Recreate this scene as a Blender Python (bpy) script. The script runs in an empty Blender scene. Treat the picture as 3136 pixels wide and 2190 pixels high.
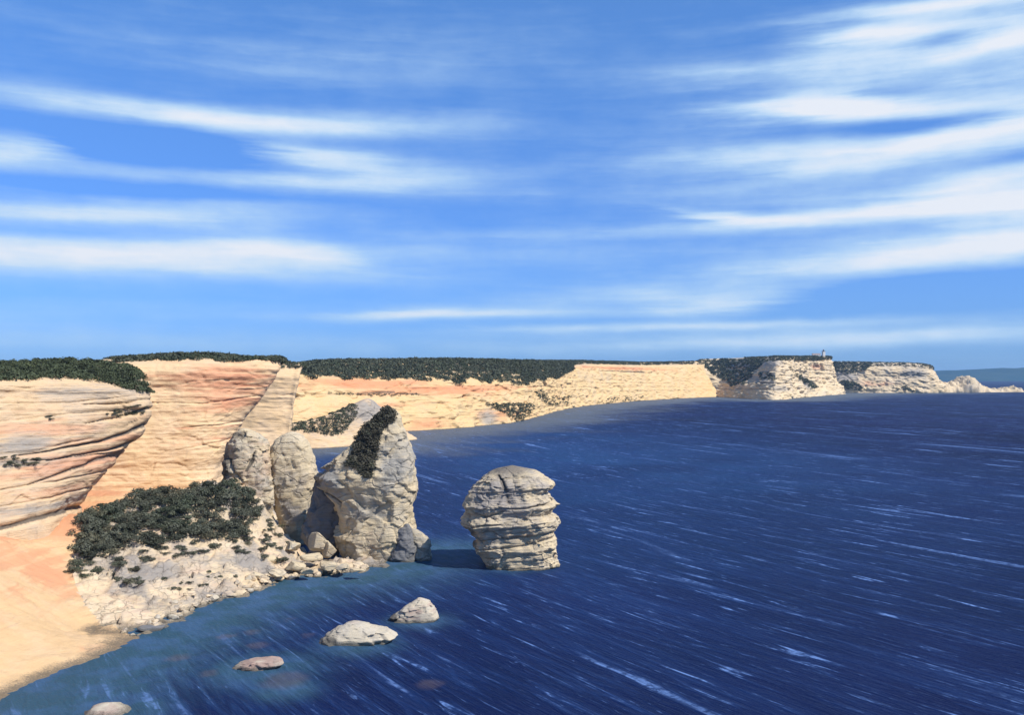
import bpy, math, random
import numpy as np
from mathutils import Vector
from mathutils.bvhtree import BVHTree

random.seed(7)
RNG = np.random.default_rng(11)
C = bpy.context.scene.collection
SC = bpy.context.scene
R = math.radians

# ------------------------------------------------------------------ camera
CAM_H, FPX, UC, VH = 60.0, 2040.0, 1147.75, 845.5
cam = bpy.data.cameras.new("camera")
cam.sensor_width = 36.0
cam.lens = 32.0
cam.shift_y = 44.0 / 2295.5
cam.clip_start, cam.clip_end = 1.0, 90000.0
cam_ob = bpy.data.objects.new("camera", cam)
C.objects.link(cam_ob)
cam_ob.location = (0, 0, CAM_H)
cam_ob.rotation_euler = (R(90), 0, 0)
SC.camera = cam_ob

# ------------------------------------------------------------------ light
SUN_EL, SUN_AZ = 46.0, 121.0          # azimuth clockwise from the view axis (+Y)
SC.view_settings.view_transform = 'Standard'
SC.view_settings.look = 'None'
SC.view_settings.gamma = 1.0
SC.view_settings.exposure = 0.75
sd = Vector((math.sin(R(SUN_AZ)) * math.cos(R(SUN_EL)), math.cos(R(SUN_AZ)) * math.cos(R(SUN_EL)), math.sin(R(SUN_EL))))
sun = bpy.data.lights.new("sun", 'SUN')
sun.energy = 3.6
sun.angle = R(0.5)
sun.color = (1.0, 0.95, 0.88)
sun_ob = bpy.data.objects.new("sun", sun)
C.objects.link(sun_ob)
sun_ob.rotation_euler = sd.to_track_quat('Z', 'Y').to_euler()

# ------------------------------------------------------------------ sky
world = bpy.data.worlds.new("World")
SC.world = world
world.use_nodes = True


class NT:
    """small helper to write node trees as expressions"""
    def __init__(self, tree):
        self.t = tree

    def n(self, kind, **kw):
        nd = self.t.nodes.new(kind)
        for k, v in kw.items():
            setattr(nd, k, v)
        return nd

    def put(self, sock, val):
        if isinstance(val, bpy.types.NodeSocket):
            self.t.links.new(val, sock)
        elif val is not None:
            sock.default_value = val

    def math(self, op, a, b=None, c=None, clamp=False):
        nd = self.n('ShaderNodeMath', operation=op, use_clamp=clamp)
        self.put(nd.inputs[0], a)
        self.put(nd.inputs[1], b)
        self.put(nd.inputs[2], c)
        return nd.outputs[0]

    def vmath(self, op, a, b=None):
        nd = self.n('ShaderNodeVectorMath', operation=op)
        self.put(nd.inputs[0], a)
        self.put(nd.inputs[1], b)
        return nd.outputs['Value'] if op in ('DOT_PRODUCT', 'LENGTH') else nd.outputs[0]

    def xyz(self, x, y, z):
        nd = self.n('ShaderNodeCombineXYZ')
        for i, v in enumerate((x, y, z)):
            self.put(nd.inputs[i], v)
        return nd.outputs[0]

    def noise(self, vec, scale, detail=4, rough=0.55, dist=0.0):
        nd = self.n('ShaderNodeTexNoise')
        self.put(nd.inputs['Vector'], vec)
        nd.inputs['Scale'].default_value = scale
        nd.inputs['Detail'].default_value = detail
        nd.inputs['Roughness'].default_value = rough
        nd.inputs['Distortion'].default_value = dist
        return nd.outputs['Fac']

    def n_col(self, vec, scale):
        nd = self.n('ShaderNodeTexNoise')
        self.put(nd.inputs['Vector'], vec)
        nd.inputs['Scale'].default_value = scale
        nd.inputs['Detail'].default_value = 3
        return nd.outputs['Color']

    def smooth(self, v, a, b, lo=0.0, hi=1.0):
        nd = self.n('ShaderNodeMapRange', interpolation_type='SMOOTHSTEP')
        self.put(nd.inputs[0], v)
        for i, q in enumerate((a, b, lo, hi)):
            nd.inputs[i + 1].default_value = q
        return nd.outputs[0]

    def mix(self, f, a, b, mode='MIX'):
        nd = self.n('ShaderNodeMix', data_type='RGBA', blend_type=mode)
        self.put(nd.inputs[0], f)
        self.put(nd.inputs[6], a if isinstance(a, bpy.types.NodeSocket) else (*a, 1.0))
        self.put(nd.inputs[7], b if isinstance(b, bpy.types.NodeSocket) else (*b, 1.0))
        return nd.outputs[2]

    def attr(self, name):
        return self.n('ShaderNodeAttribute', attribute_name=name).outputs['Fac']


def azel(u, v):
    x, z = (u - UC) / FPX, (VH - v) / FPX
    return math.atan2(x, 1.0), math.atan2(z, math.hypot(x, 1.0))


wt = world.node_tree
wt.nodes.clear()
N = NT(wt)
gen = N.n('ShaderNodeTexCoord').outputs['Generated']
sep = N.n('ShaderNodeSeparateXYZ')
N.put(sep.inputs[0], gen)
az = N.math('ARCTAN2', sep.outputs[0], sep.outputs[1])
el = N.math('ARCSINE', sep.outputs[2])
# long wind-drawn streaks: noise stretched along the azimuth
st = N.xyz(N.math('MULTIPLY', az, 2.6), N.math('ADD', N.math('MULTIPLY', el, 30.0), N.math('MULTIPLY', az, 0.25)), 0.0)
warp = N.noise(st, 1.0, 5, 0.6)
warp2 = N.noise(N.xyz(N.math('MULTIPLY', az, 3.0), N.math('MULTIPLY', el, 9.0), 4.0), 1.2, 4, 0.6)
azw = N.math('ADD', az, N.math('MULTIPLY', N.math('SUBTRACT', warp, 0.5), 0.24))
elw = N.math('ADD', el, N.math('MULTIPLY', N.math('SUBTRACT', warp2, 0.5), 0.018))
pw = N.xyz(azw, elw, 0.0)
CLOUDS = [  # u, v, half width, half height, strength, tilt
    (0, 322, 70, 26, .75, 0), (250, 245, 420, 22, .42, 0), (520, 275, 190, 16, .62, .03), (880, 285, 240, 26, .30, 0),
    (740, 352, 130, 13, .62, .08), (880, 385, 190, 24, .35, 0), (740, 412, 250, 17, .50, -.02), (120, 365, 260, 14, .25, 0),
    (140, 474, 320, 16, .78, -.03), (450, 455, 240, 14, .30, 0), (290, 560, 430, 24, .82, -.02), (640, 555, 150, 22, .45, .12),
    (520, 606, 380, 20, .40, .02), (90, 600, 250, 22, .30, 0), (930, 708, 170, 9, .62, -.03), (1180, 700, 220, 11, .34, 0),
    (1560, 655, 330, 20, .42, -.04), (1560, 688, 110, 16, .60, -.1), (1540, 732, 330, 9, .62, -.02), (1880, 758, 330, 18, .72, -.02),
    (2130, 560, 330, 26, .72, -.02), (1950, 590, 320, 22, .42, -.05), (1640, 484, 110, 9, .60, .12), (1960, 478, 420, 11, .66, -.03),
    (2250, 470, 200, 24, .50, 0), (1760, 345, 260, 22, .55, -.02), (2120, 312, 270, 18, .66, -.14), (2260, 400, 150, 30, .42, 0),
    (1880, 232, 110, 24, .80, .02), (2020, 246, 140, 14, .55, .06), (2010, 70, 120, 13, .85, .02), (2130, 10, 220, 12, .85, .02),
    (1990, 120, 220, 28, .48, -.05), (2230, 95, 90, 12, .60, -.1), (2080, 190, 330, 90, .30, 0), (2060, 430, 420, 70, .26, 0),
    (1650, 150, 170, 16, .22, 0), (560, 105, 330, 12, .12, .02), (900, 130, 300, 60, .16, 0), (560, 150, 300, 14, .12, 0),
    (1700, 235, 120, 8, .20, .05), (2290, 250, 70, 240, .25, 0),
    (70, 745, 230, 34, .22, 0), (560, 700, 340, 16, .12, 0), (900, 775, 330, 18, .16, 0), (1330, 785, 260, 12, .16, 0), (420, 770, 240, 14, .14, 0), (1250, 560, 260, 20, .14, .02), (1200, 440, 240, 16, .12, 0), (1000, 520, 220, 12, .12, 0),
    (310, 322, 230, 22, -.55, .02), (1990, 205, 90, 10, -.35, 0), (2010, 284, 150, 11, -.45, 0), (2120, 640, 260, 24, -.55, .03),
    (2120, 88, 60, 12, -.40, 0), (330, 425, 180, 12, -.30, 0), (2240, 355, 70, 10, -.35, 0),
]
acc = None
for (u, v, hw, hh, s, tilt) in CLOUDS:
    a0, e0 = azel(u, v)
    d = N.vmath('SUBTRACT', pw, (a0, e0, 0.0))
    ex = N.vmath('DOT_PRODUCT', d, (FPX / hw, 0, 0))
    ey = N.vmath('DOT_PRODUCT', d, (tilt * FPX / hh, FPX / hh, 0))
    q = N.math('MULTIPLY_ADD', ey, ey, N.math('MULTIPLY', ex, ex))
    g = N.math('MULTIPLY', N.math('EXPONENT', N.math('MULTIPLY', q, -0.6)), s * 0.95)
    acc = g if acc is None else N.math('ADD', acc, g)
# beyond the pictured part of the sky the same kind of cirrus goes on
away = N.smooth(N.math('ABSOLUTE', az), 0.56, 0.8)
gen_c = N.math('MULTIPLY', N.smooth(warp, 0.5, 0.78), 0.7)
acc = N.math('ADD', acc, N.math('MULTIPLY', away, gen_c))
fib = N.noise(N.xyz(N.math('MULTIPLY', az, 9.0), N.math('ADD', N.math('MULTIPLY', el, 95.0), N.math('MULTIPLY', warp, 3.0)), 8.0), 1.0, 5, 0.65)
mott = N.noise(N.xyz(N.math('MULTIPLY', az, 14.0), N.math('MULTIPLY', el, 26.0), 2.0), 1.0, 5, 0.6)
wisp = N.math('ADD', N.math('MULTIPLY', N.math('SUBTRACT', warp, 0.5), 0.45), N.math('ADD', N.math('MULTIPLY', N.math('SUBTRACT', fib, 0.5), 0.5), N.math('MULTIPLY', N.math('SUBTRACT', mott, 0.5), 0.6)))
dens = N.math('ADD', acc, N.math('MULTIPLY', wisp, N.math('ADD', N.math('MULTIPLY', acc, 0.9), 0.35)), clamp=True)
dens = N.math('MULTIPLY', dens, N.smooth(el, -0.02, 0.012))
sky = N.n('ShaderNodeTexSky', sky_type='NISHITA')
sky.sun_disc = False
sky.sun_elevation = R(SUN_EL)
sky.sun_rotation = R(SUN_AZ)
sky.altitude = 0.0
sky.air_density = 1.0
sky.dust_density = 0.0
sky.ozone_density = 4.0
hs = N.n('ShaderNodeHueSaturation')
hs.inputs['Saturation'].default_value = 1.1
N.put(hs.inputs['Color'], sky.outputs[0])
low = N.mix(N.smooth(el, 0.08, 0.45), N.mix(N.smooth(el, -0.02, 0.13), (0.19, 0.375, 0.92), (0.34, 0.56, 1.02)), (0.56, 0.90, 1.25))
tint = N.mix(1.0, hs.outputs[0], low, 'MULTIPLY')
cl = N.mix(N.smooth(dens, -0.15, 0.75), tint, (3.5, 5.0, 6.7))
cl = N.mix(N.smooth(dens, 0.36, 1.30), cl, (6.4, 6.35, 6.6))
bg = N.n('ShaderNodeBackground')
bg.inputs['Strength'].default_value = 0.085
N.put(bg.inputs['Color'], cl)
N.put(N.n('ShaderNodeOutputWorld').inputs['Surface'], bg.outputs[0])


# ------------------------------------------------------------------ helpers
def at(u, v, y):
    """point at distance y along the view that is seen at (u, v) of the photograph"""
    return ((u - UC) / FPX * y, y, CAM_H - (v - VH) / FPX * y)


def wl(v):
    """distance at which the water surface is seen at height v"""
    return CAM_H * FPX / (v - VH)


def shore_pt(u, v):
    return at(u, v, wl(v))


def _hash(ix, iy, iz, seed):
    h = (ix * 374761393 + iy * 668265263 + iz * 1440662683 + seed * 974634721) & 0xffffffff
    h = ((h ^ (h >> 13)) * 1274126177) & 0xffffffff
    h = ((h ^ (h >> 16)) * 2246822519) & 0xffffffff
    return ((h ^ (h >> 15)) & 0xffffff).astype(np.float64) / float(0xffffff)


def vnoise(p, seed=0):
    i = np.floor(p).astype(np.int64)
    f = p - i
    f = f * f * f * (f * (f * 6 - 15) + 10)
    out = 0.0
    for dx in (0, 1):
        wx = f[:, 0] if dx else 1 - f[:, 0]
        for dy in (0, 1):
            wy = f[:, 1] if dy else 1 - f[:, 1]
            for dz in (0, 1):
                wz = f[:, 2] if dz else 1 - f[:, 2]
                out = out + wx * wy * wz * _hash(i[:, 0] + dx, i[:, 1] + dy, i[:, 2] + dz, seed)
    return out * 2 - 1


def fbm(p, seed=0, octv=4, gain=0.5):
    a, s, tot = 1.0, 0.0, 0.0
    q = np.array(p, dtype=np.float64)
    for k in range(octv):
        s = s + a * vnoise(q, seed + 17 * k)
        tot += a
        a *= gain
        q = q * 2.03 + 5.3
    return s / tot


def ridged(p, seed=0, octv=4):
    a, s, tot = 1.0, 0.0, 0.0
    q = np.array(p, dtype=np.float64)
    for k in range(octv):
        s = s + a * (1 - np.abs(vnoise(q, seed + 31 * k)))
        tot += a
        a *= 0.5
        q = q * 2.07 + 3.1
    return s / tot


def facet(p, cell, seed=0, slope=0.9):
    """broken, angular rock: every cell of the space is cut off by a plane of its own"""
    q = p / cell
    i0 = np.floor(q).astype(np.int64)
    best = np.full(len(q), 1e9)
    val = np.zeros(len(q))
    for dx in (-1, 0, 1):
        for dy in (-1, 0, 1):
            for dz in (-1, 0, 1):
                a, b, c = i0[:, 0] + dx, i0[:, 1] + dy, i0[:, 2] + dz
                h = [_hash(a, b, c, seed + k) for k in range(7)]
                r = q - np.column_stack([a + h[0], b + h[1], c + h[2]])
                d = (r * r).sum(1)
                v = slope * (r[:, 0] * (h[3] * 2 - 1) + r[:, 1] * (h[4] * 2 - 1) + r[:, 2] * (h[5] * 2 - 1)) + 0.5 * (h[6] - 0.5)
                k = d < best
                best[k] = d[k]
                val[k] = v[k]
    return val * cell


def strata(z, seed=0):
    """layered profile of a bedded cliff: hard ledges and soft recesses"""
    p = np.stack([z * 0.22, np.full_like(z, 0.5), np.full_like(z, 0.5)], 1)
    a = vnoise(p, seed)
    p2 = np.stack([z * 0.6, np.full_like(z, 2.5), np.full_like(z, 0.5)], 1)
    b = vnoise(p2, seed + 3)
    p3 = np.stack([z * 1.5, np.full_like(z, 4.5), np.full_like(z, 0.5)], 1)
    c = vnoise(p3, seed + 5)
    return 0.5 * np.tanh(a * 3) + 0.35 * np.tanh(b * 2.5) + 0.25 * np.tanh(c * 2)


def tag(o, label=None, cat=None, group=None, kind=None):
    if label:
        o['label'] = label
    if cat:
        o['category'] = cat
    if group:
        o['group'] = group
    if kind:
        o['kind'] = kind
    return o


def make(name, verts, faces, mat, parent=None, smooth=True, attrs=None):
    me = bpy.data.meshes.new(name)
    me.from_pydata([tuple(v) for v in verts] if not isinstance(verts, np.ndarray) else verts.tolist(), [], faces if isinstance(faces, list) else faces.tolist())
    if smooth:
        me.polygons.foreach_set('use_smooth', [True] * len(me.polygons))
    for k, arr in (attrs or {}).items():
        a = me.attributes.new(k, 'FLOAT', 'POINT')
        a.data.foreach_set('value', np.asarray(arr, dtype=np.float32))
    me.materials.append(mat)
    me.update()
    o = bpy.data.objects.new(name, me)
    C.objects.link(o)
    o.parent = parent
    return o


def empty(name, loc, rz=0.0):
    o = bpy.data.objects.new(name, None)
    C.objects.link(o)
    o.location = loc
    o.rotation_euler = (0, 0, rz)
    return o


def grid_faces(ns, nt, wrap=False):
    i = np.arange(ns if wrap else ns - 1)
    j = np.arange(nt - 1)
    ii, jj = np.meshgrid(i, j, indexing='ij')
    i2 = (ii + 1) % ns
    f = np.stack([ii * nt + jj, i2 * nt + jj, i2 * nt + jj + 1, ii * nt + jj + 1], -1)
    return f.reshape(-1, 4)


def catmull(pts, t):
    """pts [n, ...] sampled at t in 0..n-1 (monotone-ish cubic)"""
    n = len(pts)
    i = np.clip(np.floor(t).astype(int), 0, n - 2)
    f = (t - i)
    f = f.reshape((-1,) + (1,) * (pts.ndim - 1))
    p0, p1, p2, p3 = pts[np.maximum(i - 1, 0)], pts[i], pts[i + 1], pts[np.minimum(i + 2, n - 1)]
    m1, m2 = (p2 - p0) * 0.42, (p3 - p1) * 0.42
    f2, f3 = f * f, f * f * f
    return (2 * f3 - 3 * f2 + 1) * p1 + (f3 - 2 * f2 + f) * m1 + (-2 * f3 + 3 * f2) * p2 + (f3 - f2) * m2


def grid_normals(P):
    ds = np.gradient(P, axis=0)
    dt = np.gradient(P, axis=1)
    n = np.cross(ds, dt)
    n /= np.linalg.norm(n, axis=2, keepdims=True) + 1e-9
    return n


# ------------------------------------------------------------------ materials
def new_mat(name):
    m = bpy.data.materials.new(name)
    m.use_nodes = True
    m.node_tree.nodes.clear()
    return m, NT(m.node_tree)


def finish(n, bsdf):
    o = n.n('ShaderNodeOutputMaterial')
    n.put(o.inputs['Surface'], bsdf)


def bump(n, h, strength, dist, prev=None):
    b = n.n('ShaderNodeBump')
    b.inputs['Strength'].default_value = strength
    b.inputs['Distance'].default_value = dist
    n.put(b.inputs['Height'], h)
    if prev is not None:
        n.put(b.inputs['Normal'], prev)
    return b.outputs[0]


def rock_mat(name, cream, warm, grey, dark, sx=1.0, band=1.0, bumpd=0.5, tilt=0.0, wet=True, crack=0.0):
    """layered limestone: cream base, warm (pink / orange) beds, grey weathering, dark stains and painted shade"""
    m, n = new_mat(name)
    pos = n.n('ShaderNodeNewGeometry').outputs['Position']
    sp = n.n('ShaderNodeSeparateXYZ')
    n.put(sp.inputs[0], pos)
    x, y, z = sp.outputs
    zz = n.math('ADD', z, n.math('MULTIPLY', x, tilt))
    bed = n.xyz(n.math('MULTIPLY', x, 0.035 * sx), n.math('MULTIPLY', y, 0.035 * sx), n.math('MULTIPLY', zz, 0.55 * sx))
    b1 = n.noise(bed, 1.0, 5, 0.6, 0.4)
    fine = n.xyz(n.math('MULTIPLY', x, 0.10 * sx), n.math('MULTIPLY', y, 0.10 * sx), n.math('MULTIPLY', zz, 2.2 * sx))
    b2 = n.noise(fine, 1.0, 4, 0.65, 0.3)
    blot = n.noise(pos, 0.09 * sx, 5, 0.6)
    grain = n.noise(pos, 1.6 * sx, 5, 0.7)
    wm, gr, dk = n.attr('warm'), n.attr('grey'), n.attr('dark')
    wf = n.math('MULTIPLY', n.smooth(n.math('ADD', b1, n.math('MULTIPLY', n.math('SUBTRACT', wm, 0.5), 0.5)), 0.42, 0.68), n.math('ADD', wm, 0.12), clamp=True)
    col = n.mix(n.math('MULTIPLY', n.smooth(blot, 0.38, 0.66), 0.55), cream, tuple(min(1, c * k) for c, k in zip(cream, (1.05, 1.10, 1.25))))
    col = n.mix(wf, col, warm)
    gf = n.math('MULTIPLY', n.smooth(n.math('ADD', n.math('ADD', n.math('MULTIPLY', b2, 0.6), n.math('MULTIPLY', blot, 0.4)), n.math('MULTIPLY', gr, 0.32)), 0.52, 0.78), n.math('ADD', n.math('MULTIPLY', gr, 0.9), 0.25 * band), clamp=True)
    col = n.mix(gf, col, grey)
    lines = n.math('MULTIPLY', n.smooth(b2, 0.60, 0.70), 0.38 * band)
    col = n.mix(lines, col, tuple(c * 0.7 for c in grey))
    run = n.noise(n.xyz(n.math('MULTIPLY', x, 0.55 * sx), n.math('MULTIPLY', y, 0.55 * sx), n.math('MULTIPLY', z, 0.05 * sx)), 1.0, 4, 0.65, 0.5)
    col = n.mix(n.math('MULTIPLY', n.smooth(run, 0.58, 0.74), 0.30 * band), col, tuple(c * 0.62 for c in grey))
    df = n.smooth(n.math('ADD', dk, n.math('MULTIPLY', n.math('SUBTRACT', grain, 0.5), 0.7)), 0.30, 0.62)
    col = n.mix(n.math('MULTIPLY', df, 0.9), col, dark)
    hgt = n.math('ADD', n.math('MULTIPLY', grain, 0.7), n.math('MULTIPLY', b2, 0.9))
    if crack:   # joints that split the rock into blocks
        vo = n.n('ShaderNodeTexVoronoi', feature='DISTANCE_TO_EDGE')
        wp = n.vmath('ADD', pos, n.vmath('MULTIPLY', n.n_col(pos, 0.35), (3.2, 3.2, 2.2)))
        n.put(vo.inputs['Vector'], n.vmath('MULTIPLY', wp, (1.0, 1.0, 1.5)))
        vo.inputs['Scale'].default_value = crack
        cr = n.math('MULTIPLY', n.math('SUBTRACT', 1.0, n.smooth(vo.outputs['Distance'], 0.0, 0.055)), n.smooth(blot, 0.36, 0.60))
        col = n.mix(n.math('MULTIPLY', cr, 0.45), col, tuple(c * 0.45 for c in grey))
        hgt = n.math('SUBTRACT', hgt, n.math('MULTIPLY', cr, 0.8))
    if wet:   # tide line: wet, weedy rock just above the water
        wz = n.math('SUBTRACT', 1.0, n.smooth(n.math('ADD', z, n.math('MULTIPLY', n.math('SUBTRACT', grain, 0.5), 1.6)), 0.15, 1.2))
        col = n.mix(n.math('MULTIPLY', wz, 0.85), col, (0.075, 0.072, 0.06))
    col = n.mix(n.math('MULTIPLY', n.smooth(grain, 0.3, 0.75), 0.22), col, tuple(c * 0.72 for c in cream))
    nrm = bump(n, hgt, 0.75, bumpd)
    p = n.n('ShaderNodeBsdfPrincipled')
    p.inputs['Roughness'].default_value = 0.9
    p.inputs['Specular IOR Level'].default_value = 0.15
    n.put(p.inputs['Base Color'], col)
    n.put(p.inputs['Normal'], nrm)
    finish(n, p.outputs[0])
    return m


def leaf_mat(name, a, b, c):
    m, n = new_mat(name)
    t = n.attr('tone')
    pos = n.n('ShaderNodeNewGeometry').outputs['Position']
    col = n.mix(n.smooth(t, 0.0, 0.75), a, b)
    col = n.mix(n.math('MULTIPLY', n.smooth(n.noise(pos, 0.06, 3, 0.6), 0.5, 0.7), 0.6), col, c)
    rnd = n.n('ShaderNodeObjectInfo').outputs['Random']
    col = n.mix(n.math('MULTIPLY', n.smooth(rnd, 0.72, 0.95), n.math('MULTIPLY', t, 0.8)), col, (0.15, 0.13, 0.075))
    col = n.mix(n.math('MULTIPLY', n.smooth(n.noise(pos, 0.35, 3, 0.6), 0.56, 0.72), 0.5), col, (0.11, 0.125, 0.075))
    p = n.n('ShaderNodeBsdfPrincipled')
    p.inputs['Roughness'].default_value = 0.75
    p.inputs['Specular IOR Level'].default_value = 0.12
    n.put(p.inputs['Base Color'], col)
    finish(n, p.outputs[0])
    return m


def plain_mat(name, col, rough=0.7):
    m, n = new_mat(name)
    pos = n.n('ShaderNodeNewGeometry').outputs['Position']
    c = n.mix(n.math('MULTIPLY', n.noise(pos, 0.5, 4, 0.6), 0.3), col, tuple(q * 0.75 for q in col))
    p = n.n('ShaderNodeBsdfPrincipled')
    p.inputs['Roughness'].default_value = rough
    n.put(p.inputs['Base Color'], c)
    finish(n, p.outputs[0])
    return m


CREAM, PEACH, GREYR, DARKR = (0.62, 0.43, 0.21), (0.60, 0.27, 0.135), (0.30, 0.27, 0.23), (0.07, 0.065, 0.06)
M_CLIFF = rock_mat('cliff_limestone', (0.60, 0.425, 0.245), (0.58, 0.30, 0.175), GREYR, DARKR, 1.0, 1.0, 0.5)
M_HEAD = rock_mat('headland_limestone', (0.64, 0.445, 0.245), (0.60, 0.28, 0.155), (0.36, 0.31, 0.25), DARKR, 1.0, 0.7, 0.35)
M_FAR = rock_mat('far_cliff_limestone', CREAM, PEACH, GREYR, DARKR, 0.35, 0.5, 1.2)
M_CAPE = rock_mat('cape_limestone', (0.62, 0.48, 0.29), (0.60, 0.33, 0.20), (0.30, 0.275, 0.24), DARKR, 0.30, 0.9, 1.6)
M_BEACH = rock_mat('beach_marl', (0.60, 0.40, 0.205), (0.58, 0.28, 0.145), (0.42, 0.36, 0.29), DARKR, 1.6, 0.5, 0.3)
M_MOUND = rock_mat('mound_limestone', (0.62, 0.48, 0.30), (0.50, 0.35, 0.25), (0.27, 0.245, 0.215), DARKR, 2.2, 0.7, 0.3, crack=0.30)
M_STACK = rock_mat('stack_limestone', (0.56, 0.45, 0.28), (0.48, 0.35, 0.24), (0.30, 0.285, 0.25), DARKR, 1.6, 0.6, 0.5, crack=0.12)
M_BEDDED = rock_mat('bedded_limestone', (0.58, 0.47, 0.30), (0.52, 0.36, 0.22), (0.31, 0.28, 0.25), (0.10, 0.09, 0.085), 2.2, 1.5, 0.55, tilt=-0.10, crack=0.12)
M_GREYROCK = rock_mat('grey_rock', (0.17, 0.165, 0.155), (0.15, 0.14, 0.13), (0.11, 0.108, 0.105), DARKR, 2.5, 0.6, 0.25)
M_WETROCK = rock_mat('sea_worn_rock', (0.50, 0.43, 0.31), (0.36, 0.24, 0.19), (0.20, 0.185, 0.165), DARKR, 3.0, 0.5, 0.2)
M_SCRUB = leaf_mat('maquis_leaves', (0.016, 0.019, 0.014), (0.105, 0.110, 0.078), (0.060, 0.078, 0.045))
M_FARSCRUB = leaf_mat('far_maquis_leaves', (0.022, 0.028, 0.020), (0.080, 0.088, 0.058), (0.060, 0.082, 0.044))
M_BROW = leaf_mat('brow_leaves', (0.014, 0.018, 0.012), (0.070, 0.085, 0.045), (0.115, 0.135, 0.055))
M_OLIVE = leaf_mat('olive_scrub_leaves', (0.022, 0.020, 0.015), (0.095, 0.088, 0.062), (0.070, 0.072, 0.048))
M_WOOD = plain_mat('shrub_wood', (0.10, 0.075, 0.05))


# ------------------------------------------------------------------ sea
NEAR_SHORE = [(-400, 1800), (-150, 1650), (0, 1570), (60, 1538), (150, 1502), (250, 1460), (300, 1430), (390, 1395), (460, 1358),
              (560, 1330), (630, 1302), (740, 1290), (830, 1276), (860, 1252), (960, 1247)]
FAR_SHORE = [(560, 1012), (660, 1008), (780, 1002), (905, 968), (1010, 962), (1080, 955), (1160, 945), (1240, 924), (1310, 911), (1450, 898),
             (1560, 892), (1650, 893), (1740, 897), (1800, 891), (1885, 884), (1960, 881), (2065, 881)]


def seg_dist(px, py, line):
    best = np.full(px.shape, 1e9)
    for (ax, ay), (bx, by) in zip(line[:-1], line[1:]):
        dx, dy = bx - ax, by - ay
        t = np.clip(((px - ax) * dx + (py - ay) * dy) / (dx * dx + dy * dy + 1e-9), 0, 1)
        best = np.minimum(best, np.hypot(px - ax - t * dx, py - ay - t * dy))
    return best


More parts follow.
